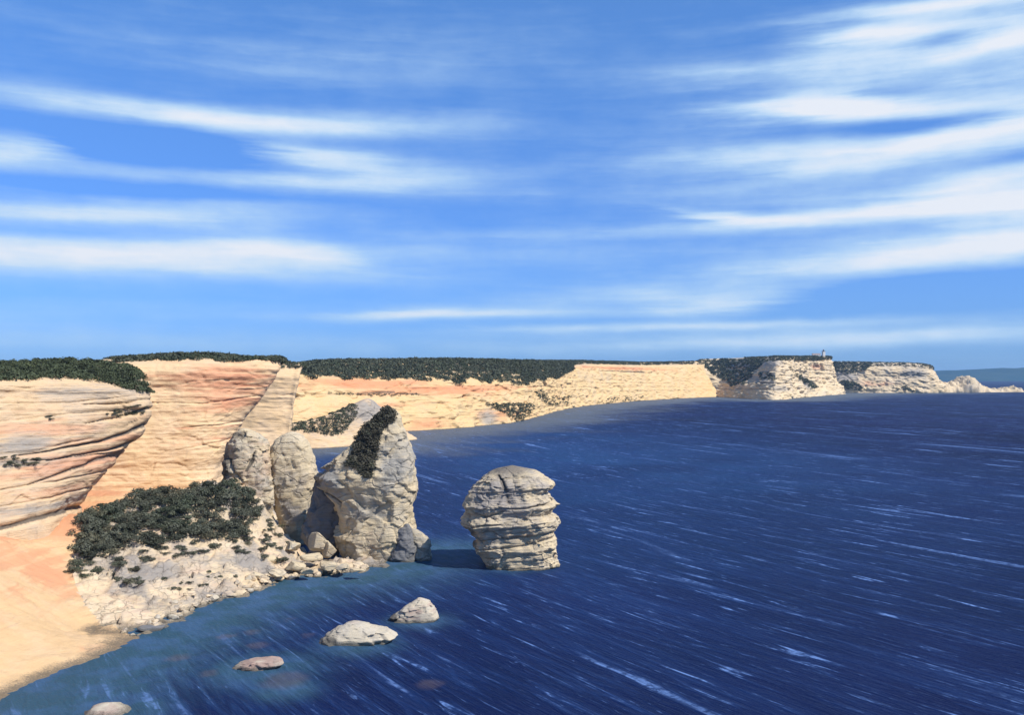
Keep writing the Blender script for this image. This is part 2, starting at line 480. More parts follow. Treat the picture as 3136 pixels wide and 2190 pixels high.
def build_sea():
    rows = [20.0 * 1.0135 ** k for k in range(int(math.log(34000 / 20.0) / math.log(1.0135)) + 2)]
    ang = np.radians(np.linspace(-110, 110, 420))
    rr = np.array(rows)
    A, Rr = np.meshgrid(ang, rr, indexing='ij')
    X, Y = np.sin(A) * Rr, np.cos(A) * Rr
    V = np.stack([X, Y, np.zeros_like(X)], -1).reshape(-1, 3)
    x, y = V[:, 0], V[:, 1]
    near = [shore_pt(*p)[:2] for p in NEAR_SHORE]
    far = [shore_pt(*p)[:2] for p in FAR_SHORE]
    wob = fbm(V * 0.02, 3, 4)
    dn = seg_dist(x, y, near) * (1 + 0.5 * wob)
    df = seg_dist(x, y, far) * (1 + 0.5 * wob)
    shal = np.exp(-(np.maximum(dn, 0) / 36.0) ** 1.6)
    farsh = np.exp(-(np.maximum(df, 0) / (70 + 0.055 * y)) ** 2.0)  # grey strip along the far shore
    # shoals round the rocks; by the lone stack also its reflection, painted as colour
    for (u, v, r) in [(1150, 1268, 14), (800, 1445, 12), (940, 1392, 10), (580, 1500, 16), (250, 1600, 14), (640, 1545, 9)]:
        q = shore_pt(u, v)
        shal = np.maximum(shal, 0.8 * np.exp(-(((x - q[0]) ** 2 + (y - q[1]) ** 2) / r ** 2)))
    # reddish reef rocks lying just under the surface
    reef = np.zeros_like(x)
    for (u, v, r) in [(400, 1475, 3.0), (505, 1428, 2.6), (565, 1418, 2.6), (575, 1448, 3.0), (690, 1425, 2.2), (640, 1525, 5.5), (650, 1390, 2), (965, 1535, 3),
                      (470, 1510, 2.6)]:
        q = shore_pt(u, v)
        reef = np.maximum(reef, np.exp(-(((x - q[0]) / r) ** 2 + ((y - q[1]) / (r * 1.1)) ** 2)))
    bay = np.exp(-((x + 0.28 * y - 190) / 330) ** 2 - ((y - 760) / 520) ** 2) * (1 + 0.4 * wob)
    depth = np.clip((dn - 50) / 170, 0, 1) * np.clip(1.25 - y / 1100, 0.15, 1) * np.clip(1 - bay, 0, 1)
    m, n = new_mat('sea_water')
    pos = n.n('ShaderNodeNewGeometry').outputs['Position']
    sp = n.n('ShaderNodeSeparateXYZ')
    n.put(sp.inputs[0], pos)
    # the crests run away to the left and swing round as they feel the shore: x = g(y)
    ey = n.math('EXPONENT', n.math('DIVIDE', sp.outputs[1], -500.0))
    gy = n.math('SUBTRACT', n.math('MULTIPLY', sp.outputs[1], -0.3), n.math('MULTIPLY', n.math('SUBTRACT', 1.0, ey), 250.0))
    al = n.math('MULTIPLY', sp.outputs[1], 1.12)
    ac = n.math('MULTIPLY', n.math('SUBTRACT', sp.outputs[0], gy), 0.88)

    def streak(la, lc, detail=3, dist=0.3, z=0.0):
        return n.noise(n.xyz(n.math('DIVIDE', al, la), n.math('DIVIDE', ac, lc), z), 1.0, detail, 0.6, dist)
    s1, s2, s3, s4 = streak(7, 0.9, 4, 0.8), streak(24, 2.6, 5, 0.9, 3.0), streak(95, 9.0, 5, 0.9, 7.0), streak(330, 32.0, 5, 0.9, 11.0)
    big = n.noise(pos, 0.006, 4, 0.6)
    col = n.mix(n.smooth(big, 0.35, 0.7), (0.0024, 0.0024, 0.023), (0.0060, 0.0076, 0.054))
    col = n.mix(n.math('MULTIPLY', n.attr('bay'), 0.85), col, (0.017, 0.056, 0.148))
    col = n.mix(n.math('MULTIPLY', n.smooth(s3, 0.47, 0.66), 0.62), col, (0.013, 0.036, 0.118))
    col = n.mix(n.math('MULTIPLY', n.smooth(s4, 0.48, 0.66), 0.5), col, (0.013, 0.036, 0.118))
    col = n.mix(n.math('MULTIPLY', n.smooth(s2, 0.48, 0.68), 0.6), col, (0.019, 0.050, 0.150))
    col = n.mix(n.attr('depth'), col, n.mix(1.0, col, (0.36, 0.30, 0.44), 'MULTIPLY'))
    shl, frs, rf = n.attr('shallow'), n.attr('farstrip'), n.attr('reef')
    pat = n.noise(pos, 0.11, 4, 0.6)
    teal = n.mix(n.smooth(pat, 0.4, 0.65), (0.034, 0.082, 0.115), (0.046, 0.102, 0.180))
    col = n.mix(n.math('MULTIPLY', n.smooth(n.math('ADD', shl, n.math('MULTIPLY', n.math('SUBTRACT', s2, 0.5), 0.5)), 0.12, 0.85), 0.92), col, teal)
    col = n.mix(n.math('MULTIPLY', n.smooth(n.math('ADD', frs, n.math('MULTIPLY', n.math('SUBTRACT', s3, 0.5), 0.5)), 0.10, 0.95), 0.85), col, (0.125, 0.145, 0.155))
    col = n.mix(n.math('MULTIPLY', n.smooth(n.math('ADD', rf, n.math('MULTIPLY', n.math('SUBTRACT', pat, 0.5), 0.8)), 0.3, 0.8), 0.38), col, (0.11, 0.085, 0.085))
    # shade in the troughs and glints on the wavelet backs, painted as colour
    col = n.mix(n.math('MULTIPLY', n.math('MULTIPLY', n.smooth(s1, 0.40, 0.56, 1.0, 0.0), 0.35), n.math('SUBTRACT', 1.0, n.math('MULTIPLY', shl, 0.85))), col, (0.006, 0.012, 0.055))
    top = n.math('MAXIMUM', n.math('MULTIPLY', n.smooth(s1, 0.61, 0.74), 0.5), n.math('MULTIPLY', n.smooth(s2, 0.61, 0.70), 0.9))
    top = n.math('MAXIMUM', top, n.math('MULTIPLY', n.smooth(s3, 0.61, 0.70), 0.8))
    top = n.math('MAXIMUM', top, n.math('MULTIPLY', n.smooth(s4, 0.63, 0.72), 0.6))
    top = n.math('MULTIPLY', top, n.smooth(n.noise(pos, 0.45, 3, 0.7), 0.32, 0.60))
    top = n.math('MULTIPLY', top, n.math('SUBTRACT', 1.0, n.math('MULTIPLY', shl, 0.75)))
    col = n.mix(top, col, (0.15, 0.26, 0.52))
    calm = n.math('SUBTRACT', 1.0, n.math('MULTIPLY', shl, 0.8))
    rip = n.noise(n.xyz(n.math('MULTIPLY', al, 0.30), n.math('MULTIPLY', ac, 0.75), 5.0), 1.0, 4, 0.65, 0.6)
    h = n.math('ADD', n.math('MULTIPLY', n.math('ADD', n.math('MULTIPLY', s1, 0.35), n.math('MULTIPLY', s2, 1.0)), calm), n.math('MULTIPLY', rip, 0.55))
    nrm = bump(n, h, 0.8, 0.9)
    dif = n.n('ShaderNodeBsdfDiffuse')
    n.put(dif.inputs['Color'], col)
    n.put(dif.inputs['Normal'], nrm)
    gl = n.n('ShaderNodeBsdfGlossy')
    gl.inputs['Roughness'].default_value = 0.32
    n.put(gl.inputs['Normal'], nrm)
    fr = n.n('ShaderNodeFresnel')
    fr.inputs['IOR'].default_value = 1.33
    n.put(fr.inputs['Normal'], nrm)
    fac = n.math('MULTIPLY', n.math('MINIMUM', fr.outputs[0], 0.5), 0.16)
    mx = n.n('ShaderNodeMixShader')
    n.put(mx.inputs[0], fac)
    n.put(mx.inputs[1], dif.outputs[0])
    n.put(mx.inputs[2], gl.outputs[0])
    finish(n, mx.outputs[0])
    o = make('sea', V, grid_faces(len(ang), len(rows)), m, attrs={'shallow': shal, 'farstrip': farsh, 'reef': reef, 'bay': bay, 'depth': depth})
    tag(o, 'deep blue sea with long wind streaks, teal in the shallows', 'sea', kind='structure')


build_sea()


# ------------------------------------------------------------------ lofted cliffs
SURF = {}


def add_blobs(x, z, blobs, key, w):
    """beds, stains, weathering and some painted shade: patches on the face in metres"""
    out = np.zeros_like(x)
    for (k, px, pz, rx, rz, s) in blobs:
        if k == key:
            q = ((x - px) / rx) ** 2 + ((z - pz) / rz) ** 2
            out = np.maximum(out, s * np.exp(-q * (1 + 0.6 * w)))
    return out


def carve_field(x, z, lines):
    """slots worn along bedding planes: polylines on the face, width in metres"""
    out = np.zeros_like(x)
    for (pts, wd, s) in lines:
        L = len(pts) - 1
        for k, (a, b) in enumerate(zip(pts[:-1], pts[1:])):
            dx, dz = b[0] - a[0], b[1] - a[1]
            t = np.clip(((x - a[0]) * dx + (z - a[1]) * dz) / (dx * dx + dz * dz + 1e-9), 0, 1)
            d = np.hypot(x - a[0] - t * dx, z - a[1] - t * dz)
            w2 = wd * (0.35 + 0.65 * (k + t) / L)
            out = np.maximum(out, s * np.exp(-(d / w2) ** 2))
    return out


def pb(key, u, v, y, ru, rv, s):
    p = at(u, v, y)
    return (key, p[0], p[2], ru / FPX * y, rv / FPX * y, s)


def pl(pts, y, wpx, s):
    return ([(at(u, v, y)[0], at(u, v, y)[2]) for (u, v) in pts], wpx / FPX * y, s)


def loft(name, stations, mat, ns, nt, label, rough=1.0, bed=1.0, rim=None, blobs=(), lines=(), seed=0, freq=1.0, back=160.0,
         basewarm=0.3, basegrey=0.2, cat='cliff', skirt=8.0, inland=None, chip=0.25, slot=2.1):
    K = np.array([[at(*p) for p in st] for st in stations], dtype=np.float64)   # [S, nc, 3]
    foot = K[:, :1].copy()
    foot[:, :, 2] = np.minimum(foot[:, :, 2], 0) - skirt
    bk = K[:, -1:].copy()
    bk[:, :, 1] += back
    bk[:, :, 0] += bk[:, :, 0] / bk[:, :, 1] * back * 0.6 if inland is None else inland * back
    bk[:, :, 2] -= back * 0.02
    K = np.concatenate([foot, K, bk], axis=1)
    nc = K.shape[1]
    # columns spread by the mean length of every segment, the hidden back coarser
    L = np.linalg.norm(np.diff(K, axis=1), axis=2).mean(0)
    L[-1] *= 0.12
    L[0] *= 0.4
    cum = np.concatenate([[0], np.cumsum(L)]) / L.sum()
    t = np.interp(np.linspace(0, 1, nt), cum, np.arange(nc))
    Ls = np.linalg.norm(np.diff(K, axis=0), axis=2).mean(1)
    # by apparent length so that near stations get their share
    Ls = Ls / K[:-1, :, 1].mean(1)
    cs = np.concatenate([[0], np.cumsum(Ls)]) / Ls.sum()
    s = np.interp(np.linspace(0, 1, ns), cs, np.arange(len(K)))
    P = catmull(K, s)
    P = catmull(P.transpose(1, 0, 2), t).transpose(1, 0, 2)
    Nn = grid_normals(P)
    mid = Nn[:, nt // 3]
    if ((np.array([0, 0, CAM_H]) - P[:, nt // 3]) * mid).sum() < 0:
        Nn = -Nn
        flip = True
    else:
        flip = False
    p = P.reshape(-1, 3)
    nn = Nn.reshape(-1, 3)
    tt = np.tile(t, ns)
    rimc = (rim if rim is not None else nc - 3) + 0.0
    face = np.clip((rimc + 0.25 - tt) / 0.3, 0, 1)            # 1 on the rock face, 0 on the plateau
    low = fbm(p * 0.012 * freq, seed + 50, 3)
    zc = p[:, 2] + 2.5 * low / freq + 0.03 * p[:, 0]
    stv = strata(zc * freq, seed)
    d = bed * 1.1 * stv / freq * face
    d += rough * (2.6 * fbm(p * 0.045 * freq, seed + 9, 4) + 0.8 * fbm(p * np.array([.25, .25, .6]) * freq, seed + 12, 3)) / freq * (0.35 + 0.65 * face)
    gully = ridged(p * np.array([.05, .05, .012]) * freq, seed + 21, 3)
    d += chip * face * (0.45 * facet(p * np.array([.7, .7, 1.6]), 9.0 / freq, seed + 31) + 0.5 * facet(p * np.array([.7, .7, 2.0]), 3.5 / freq, seed + 32))
    d -= rough * 1.4 * np.clip(gully - 0.72, 0, 1) * 6 / freq * face * 0.5
    wv = fbm(p * 0.08 * freq, seed + 77, 3)
    car = carve_field(p[:, 0], p[:, 2] + 0.6 * wv, lines)
    d -= slot * car * face
    hz = nn.copy()
    hz[:, 2] *= 0.35
    p = p + hz * d[:, None]
    warm = np.clip(basewarm + add_blobs(p[:, 0], p[:, 2], blobs, 'warm', wv) + 0.25 * wv, 0, 1)
    grey = np.clip(basegrey + add_blobs(p[:, 0], p[:, 2], blobs, 'grey', wv) + 0.2 * fbm(p * 0.03 * freq, seed + 91, 3) + 0.5 * np.clip(tt - rimc, 0, 1), 0, 1)
    dark = np.clip(add_blobs(p[:, 0], p[:, 2], blobs, 'dark', wv) + 0.75 * car, 0, 1)  # carved slots darkened too: shade painted into the colour along with mineral stain
    F = grid_faces(ns, nt)
    if flip:
        F = F[:, ::-1]
    o = make(name, p, F, mat, attrs={'warm': warm, 'grey': grey, 'dark': dark})
    tag(o, label, cat, kind='structure')
    SURF[label] = (p.reshape(ns, nt, 3), t, rimc, p, F)
    return p.reshape(ns, nt, 3), t, rimc


_bvh = {}


def hit(surf, u, v):
    """the place on a built rock face that lies on this line of sight"""
    if surf not in _bvh:
        _, _, _, p, F = SURF[surf]
        _bvh[surf] = BVHTree.FromPolygons([tuple(q) for q in p], [tuple(f) for f in F])
    d = Vector(((u - UC) / FPX, 1.0, (VH - v) / FPX)).normalized()
    loc, nrm, idx, dist = _bvh[surf].ray_cast(Vector((0, 0, CAM_H)), d)
    return loc, nrm


# --- nearest cliff, at the left edge
A_ST = [
    [(-420, 1260, 190), (-420, 1130, 194), (-420, 1000, 198), (-420, 890, 202), (-420, 850, 205), (-420, 800, 230)],
    [(-160, 1215, 228), (-155, 1110, 230), (-150, 985, 235), (-150, 895, 240), (-150, 850, 243), (-150, 806, 268)],
    [(0, 1190, 246), (0, 1100, 249), (0, 985, 253), (0, 895, 257), (0, 852, 260), (0, 815, 285)],
    [(120, 1165, 260), (130, 1085, 263), (145, 980, 268), (150, 892, 272), (150, 848, 276), (150, 808, 302)],
    [(165, 1150, 277), (198, 1088, 280), (238, 1000, 284), (258, 905, 287), (262, 868, 290), (235, 815, 312)],
    [(182, 1142, 292), (222, 1075, 293), (278, 1010, 296), (324, 955, 299), (332, 884, 301), (280, 822, 322)],
    [(176, 1140, 300), (212, 1075, 303), (265, 1010, 306), (312, 950, 310), (320, 886, 314), (272, 824, 335)],
    [(100, 1140, 360), (130, 1075, 362), (170, 1010, 366), (215, 950, 370), (225, 888, 374), (190, 824, 390)],
]
A_LINES = [
    pl([(180, 1000), (260, 985), (320, 948)], 292, 5, 1.0), pl([(215, 1012), (265, 1005), (322, 965)], 292, 4, .9),
    pl([(195, 1010), (270, 1012), (300, 1000)], 292, 3, .8), pl([(255, 945), (300, 930), (325, 915)], 295, 4, .8),
    pl([(240, 905), (290, 905), (330, 888)], 292, 3, .7), pl([(60, 940), (150, 930), (250, 925)], 272, 2.5, .5),
    pl([(0, 1178), (80, 1165), (175, 1140)], 262, 9, 1.0), pl([(20, 1125), (110, 1115), (185, 1100)], 266, 2.5, .5),
    pl([(60, 1085), (130, 1075), (210, 1065)], 270, 2.5, .5), pl([(30, 1012), (90, 1010), (160, 990)], 265, 2.5, .5),
    pl([(200, 1058), (235, 1040), (270, 1012)], 292, 5, .8), pl([(20, 900), (140, 905), (240, 890)], 268, 2, .4),
]
A_BL = [pb('warm', 90, 960, 265, 140, 24, .45), pb('warm', 180, 1040, 275, 110, 30, .55), pb('warm', 60, 1110, 258, 90, 30, .35),
        pb('warm', 230, 985, 285, 90, 14, .4), pb('grey', 40, 1000, 255, 55, 22, .7), pb('grey', 30, 1040, 252, 70, 10, .5),
        pb('grey', 160, 880, 270, 120, 16, .45), pb('grey', 140, 1130, 265, 80, 12, .6), pb('dark', 30, 1036, 252, 40, 7, .5)]
loft('near_cliff', A_ST, M_CLIFF, 360, 330, 'nearest peach and cream cliff with dark bedding slots at the left edge', 0.5, 0.42,
     blobs=A_BL, lines=A_LINES, seed=3, basewarm=0.25, basegrey=0.22, back=60, inland=-0.9, chip=0.12, slot=1.3)

# --- second headland
B_ST = [
    [(40, 1190, 388), (70, 1090, 390), (110, 990, 393), (150, 900, 397), (170, 832, 400), (170, 808, 430)],
    [(200, 1165, 396), (220, 1070, 398), (250, 970, 401), (270, 890, 404), (285, 822, 407), (280, 803, 435)],
    [(330, 1150, 404), (345, 1060, 406), (365, 960, 409), (375, 880, 412), (385, 816, 415), (385, 795, 445)],
    [(430, 1140, 411), (445, 1050, 413), (465, 950, 416), (480, 870, 420), (490, 816, 424), (480, 795, 452)],
    [(478, 1130, 420), (488, 1040, 421), (512, 945, 426), (545, 868, 430), (570, 812, 434), (560, 804, 455)],
    [(490, 1122, 432), (503, 1035, 433), (540, 950, 436), (598, 872, 440), (624, 820, 443), (612, 803, 458)],
    [(484, 1118, 444), (496, 1035, 446), (530, 950, 450), (588, 872, 454), (614, 822, 457), (600, 804, 470)],
    [(400, 1100, 520), (410, 1035, 522), (440, 950, 526), (500, 872, 530), (520, 824, 534), (505, 806, 545)],
]
B_BL = [pb('warm', 520, 850, 430, 130, 45, .8), pb('warm', 400, 835, 415, 130, 22, .35), pb('warm', 540, 900, 432, 100, 30, .7),
        pb('warm', 500, 985, 425, 80, 8, .55), pb('warm', 420, 995, 418, 70, 5, .45), pb('warm', 470, 957, 422, 80, 5, .5),
        pb('grey', 470, 1045, 415, 110, 10, .35), pb('grey', 560, 880, 435, 60, 20, .25)]
B_LINES = [pl([(360, 900), (460, 905), (560, 890)], 420, 2, .35), pl([(430, 955), (500, 952), (545, 945)], 425, 2, .4), pl([(410, 1005), (470, 995), (520, 985)], 420, 2, .35)]
loft('headland', B_ST, M_HEAD, 330, 300, 'tall cream headland with a pink overhanging right edge behind the mound', 0.55, 0.5,
     blobs=B_BL, lines=B_LINES, seed=8, basewarm=0.16, basegrey=0.05, back=90, inland=-0.8, chip=0.14)

# --- narrow buttress behind it
C_ST = [
    [(430, 1040, 628), (450, 960, 632), (470, 900, 636), (490, 840, 640), (500, 815, 665)],
    [(560, 1040, 632), (570, 960, 636), (585, 900, 640), (600, 836, 644), (600, 812, 668)],
    [(630, 1040, 640), (638, 960, 644), (646, 900, 647), (656, 835, 650), (660, 813, 670)],
    [(645, 1040, 652), (652, 960, 654), (660, 900, 656), (674, 836, 660), (682, 816, 676)],
    [(620, 1030, 730), (630, 960, 732), (640, 900, 736), (655, 838, 740), (660, 820, 755)],
]
loft('buttress', C_ST, M_HEAD, 150, 200, 'narrow yellow ochre buttress in the gap beyond the pink headland', 0.5, 0.4, seed=15, basewarm=0.08, basegrey=0.0, freq=0.8, back=80, inland=-0.4, chip=0.1)

# --- the long cliff running to the cape
def w(u, v, dy=0.0):
    return (u, v, wl(v) + dy)


D_ST = [
    [w(520, 992), (530, 945, 850), (540, 895, 865), (560, 845, 885), (560, 828, 920), (560, 818, 980)],
    [w(640, 987), (640, 942, 880), (645, 892, 895), (660, 843, 915), (660, 828, 950), (660, 818, 1000)],
    [w(760, 979), (760, 935, 932), (752, 888, 948), (745, 848, 968), (742, 828, 1010), (740, 809, 1070)],
    [w(905, 968), (905, 928, 1012), (903, 888, 1026), (900, 853, 1042), (896, 828, 1085), (890, 807, 1150)],
    [w(1010, 962), (1010, 922, 1065), (1010, 888, 1082), (1010, 856, 1100), (1006, 828, 1145), (1000, 806, 1210)],
    [w(1085, 955), (1085, 920, 1135), (1086, 888, 1155), (1088, 858, 1175), (1086, 830, 1225), (1080, 807, 1300)],
    [w(1165, 945), (1168, 915, 1255), (1168, 885, 1280), (1168, 860, 1305), (1166, 832, 1355), (1160, 809, 1430)],
    [w(1240, 924), (1242, 900, 1585), (1246, 872, 1610), (1250, 846, 1640), (1250, 826, 1690), (1250, 810, 1760)],
    [w(1310, 911), (1310, 890, 1895), (1308, 860, 1915), (1303, 824, 1950), (1302, 816, 1985), (1300, 809, 2050)],
    [w(1380, 904), (1380, 885, 2115), (1380, 855, 2140), (1380, 824, 2180), (1380, 817, 2220), (1380, 811, 2290)],
    [w(1450, 898), (1450, 880, 2350), (1450, 852, 2380), (1450, 825, 2420), (1450, 818, 2450), (1450, 812, 2520)],
    [w(1560, 892), (1560, 875, 2660), (1556, 850, 2690), (1552, 824, 2730), (1552, 816, 2760), (1552, 810, 2830)],
    [w(1612, 890), (1605, 876, 2780), (1592, 854, 2810), (1580, 830, 2840), (1580, 816, 2870), (1580, 806, 2950)],
]
D_BL = [pb('warm', 800, 862, 960, 160, 16, .75), pb('warm', 1000, 875, 1080, 180, 14, .7), pb('warm', 880, 905, 1020, 140, 6, .5), pb('warm', 1130, 930, 1200, 60, 16, .5),
        pb('warm', 960, 948, 1050, 70, 14, .5), pb('warm', 1400, 826, 2250, 180, 5, .7), pb('grey', 1330, 845, 2000, 60, 12, .3), pb('grey', 1095, 935, 1160, 26, 26, .8), pb('dark', 1110, 940, 1180, 16, 16, .35)]
D_LINES = [pl([(720, 882), (800, 884), (870, 880)], 960, 3, .8), pl([(830, 884), (880, 882), (930, 884)], 1010, 3, .8), pl([(1060, 903), (1100, 905), (1120, 903)], 1140, 2.5, .5),
           pl([(1060, 918), (1120, 920)], 1140, 2.5, .5), pl([(1500, 870), (1560, 868)], 2650, 2, .5), pl([(1470, 876), (1560, 874)], 2650, 2, .5), pl([(1180, 868), (1220, 866), (1250, 870)], 1450, 2, .5), pl([(1330, 832), (1400, 833), (1470, 834)], 2200, 2.2, .9), pl([(950, 900), (985, 903)], 1060, 3, .7),
           pl([(1585, 850), (1605, 868), (1625, 884)], 2780, 2.5, .7), pl([(940, 936), (990, 938), (1000, 934)], 1050, 1.6, .6), pl([(1010, 940), (1025, 955)], 1080, 1.6, .6), pl([(1280, 880), (1300, 892), (1310, 900)], 1880, 2.5, .5)]
loft('long_cliff', D_ST, M_FAR, 620, 190, 'long cream and orange cliff running along the sea towards the cape', 0.9, 0.9, rim=4,
     blobs=D_BL, lines=D_LINES, seed=23, freq=0.45, back=300, basewarm=0.25, basegrey=0.12, chip=0.4)

# --- cape with the lighthouse
E_ST = [
    [(1560, 889, 2815), (1560, 872, 2830), (1560, 850, 2850), (1560, 830, 2880), (1565, 812, 2930), (1570, 805, 3000)],
    [(1600, 890, 2760), (1605, 876, 2790), (1615, 858, 2820), (1622, 842, 2850), (1630, 822, 2890), (1640, 803, 2960)],
    [w(1650, 893), (1655, 878, 2600), (1662, 860, 2630), (1672, 842, 2670), (1685, 820, 2710), (1690, 801, 2800)],
    [w(1735, 897), (1735, 875, 2410), (1738, 852, 2440), (1740, 832, 2470), (1742, 812, 2510), (1745, 799, 2620)],
    [w(1790, 893), (1785, 872, 2600), (1785, 848, 2630), (1788, 828, 2660), (1790, 812, 2690), (1795, 799, 2760)],
    [w(1850, 887), (1840, 870, 2990), (1832, 850, 2990), (1828, 830, 2990), (1828, 812, 2990), (1830, 799, 3020)],
    [w(1898, 884), (1888, 868, 3180), (1876, 848, 3180), (1868, 826, 3180), (1862, 808, 3180), (1860, 800, 3200)],
    [(1880, 882, 3380), (1870, 866, 3390), (1860, 848, 3400), (1850, 826, 3410), (1845, 812, 3420), (1842, 806, 3440)],
]
E_BL = [pb('warm', 1830, 822, 2990, 40, 8, .8), pb('warm', 1700, 822, 2600, 30, 6, .4), pb('grey', 1720, 815, 2500, 40, 8, .6), pb('warm', 1830, 850, 3000, 30, 5, .5),
        pb('dark', 1808, 858, 2900, 16, 8, .5), pb('grey', 1800, 860, 2800, 26, 18, .7), pb('grey', 1720, 850, 2450, 30, 12, .5), pb('grey', 1750, 872, 2450, 40, 8, .6)]
E_LINES = [pl([(1650, 862), (1690, 858), (1730, 860)], 2550, 2.2, .9), pl([(1690, 834), (1720, 832), (1750, 836)], 2550, 2.5, .9), pl([(1700, 848), (1730, 848)], 2550, 2.5, .8),
           pl([(1655, 876), (1700, 872), (1760, 874)], 2500, 2.2, .8), pl([(1790, 836), (1810, 850), (1835, 868)], 2900, 4, 1.0), pl([(1850, 862), (1862, 864), (1874, 862)], 3100, 2.5, .9),
           pl([(1770, 880), (1800, 876), (1830, 878)], 2800, 2.5, .7), pl([(1820, 842), (1845, 838), (1865, 842)], 3000, 2, .6)]
F_LINES = [pl([(1940, 842), (1990, 843), (2040, 842)], 3450, 2, .8), pl([(1950, 868), (2000, 866), (2080, 868)], 3450, 2, .6), pl([(2020, 826), (2040, 838), (2060, 852)], 3450, 2.5, .7), pl([(1885, 832), (1905, 848), (1925, 868)], 3450, 3, .9)]
loft('cape', E_ST, M_CAPE, 300, 170, 'pale stepped cape below the lighthouse', 1.5, 1.2, blobs=E_BL, lines=E_LINES, seed=31, freq=0.33, back=400, basewarm=0.1, basegrey=0.2, chip=0.7)
F_ST = [
    [(1830, 884, 3500), (1830, 862, 3510), (1830, 840, 3530), (1830, 825, 3560), (1830, 811, 3620)],
    [(1890, 881, 3440), (1885, 860, 3450), (1878, 842, 3470), (1872, 826, 3500), (1870, 811, 3580)],
    [(1960, 881, 3430), (1958, 862, 3440), (1955, 842, 3455), (1950, 824, 3470), (1950, 812, 3560)],
    [(2030, 881, 3430), (2030, 862, 3440), (2028, 842, 3450), (2025, 824, 3465), (2025, 813, 3550)],
    [(2080, 881, 3440), (2078, 862, 3450), (2075, 845, 3460), (2070, 828, 3475), (2065, 815, 3550)],
    [(2112, 881, 3470), (2110, 864, 3475), (2100, 846, 3485), (2092, 832, 3500), (2084, 819, 3560)],
    [(2108, 880, 3600), (2106, 864, 3610), (2096, 846, 3620), (2088, 834, 3630), (2078, 822, 3650)],
]
F_BL = [pb('warm', 1960, 860, 3440, 60, 8, .6), pb('grey', 2050, 838, 3450, 40, 14, .7), pb('grey', 1900, 845, 3450, 30, 14, .9), pb('dark', 1905, 866, 3440, 26, 9, .7)]
loft('far_headland', F_ST, M_CAPE, 220, 130, 'low cream headland beyond the lighthouse cape', 1.0, 0.8, blobs=F_BL, lines=F_LINES, seed=37, freq=0.3, back=500, basewarm=0.15, basegrey=0.2, chip=0.6)

# --- low scrubby knoll across the bay, seen over the pillars
K_ST = [
    [w(560, 1014), (570, 992, 742), (580, 970, 750), (590, 958, 760)],
    [w(660, 1008), (660, 985, 760), (660, 964, 768), (655, 950, 778)],
    [w(720, 1006), (720, 982, 770), (720, 960, 780), (722, 936, 792)],
    [w(780, 1002), (780, 978, 790), (780, 945, 800), (782, 911, 812)],
    [w(825, 998), (825, 974, 808), (825, 938, 814), (822, 897, 824)],
    [w(880, 992), (872, 970, 840), (860, 940, 842), (846, 915, 848)],
    [w(940, 985), (920, 972, 880), (905, 960, 882), (885, 950, 888)],
    [(900, 984, 960), (880, 972, 960), (865, 960, 960), (850, 955, 960)],
]
loft('knoll', K_ST, M_CLIFF, 170, 120, 'pale rocky knoll with scrub across the small bay', 1.0, 0.5, blobs=[pb('grey', 820, 925, 815, 30, 30, .9)], seed=41, freq=0.6, back=60, basewarm=0.05, basegrey=0.25, rim=4)

# --- low rocky point at the end of the cape
def rocky_point():
    prof = [(2060, 842), (2095, 852), (2120, 857), (2140, 856), (2153, 846), (2166, 842), (2176, 849), (2192, 863), (2215, 871), (2240, 872), (2262, 867), (2278, 870), (2292, 879)]
    ns, nt = 160, 26
    us = np.linspace(2060, 2292, ns)
    tv = np.interp(us, [q[0] for q in prof], [q[1] for q in prof])
    yc = np.interp(us, [2060, 2292], [3560, 3640])
    V = []
    for u, v, y in zip(us, tv, yc):
        zt = CAM_H - (v - VH) / FPX * y
        x = (u - UC) / FPX * y
        hw = 34 + zt * 0.9
        for a in np.linspace(0, math.pi, nt):
            V.append((x, y - math.cos(a) * hw, max(zt, 2) * math.sin(a) ** 0.8 - 2.0))
    V = np.array(V)
    dn = fbm(V * 0.03, 5, 4)
    V[:, 2] += dn * 5 * np.clip(V[:, 2] / 10, 0, 1)
    V[:, 1] += fbm(V * 0.025, 9, 3) * 14
    V[:, 2] += facet(V * np.array([1, 1, 1.5]), 16.0, 3) * 0.7 * np.clip(V[:, 2] / 10, 0, 1)
    g = np.clip(0.35 + dn * 0.6, 0, 1)
    o = make('rocky_point', V, grid_faces(ns, nt), M_CAPE, attrs={'warm': np.clip(dn, 0, 1) * .5, 'grey': g, 'dark': np.clip(dn * 1.5 - .4, 0, 1)})
    tag(o, 'low rocky point tailing off into the sea at far right', 'headland', kind='structure')


rocky_point()

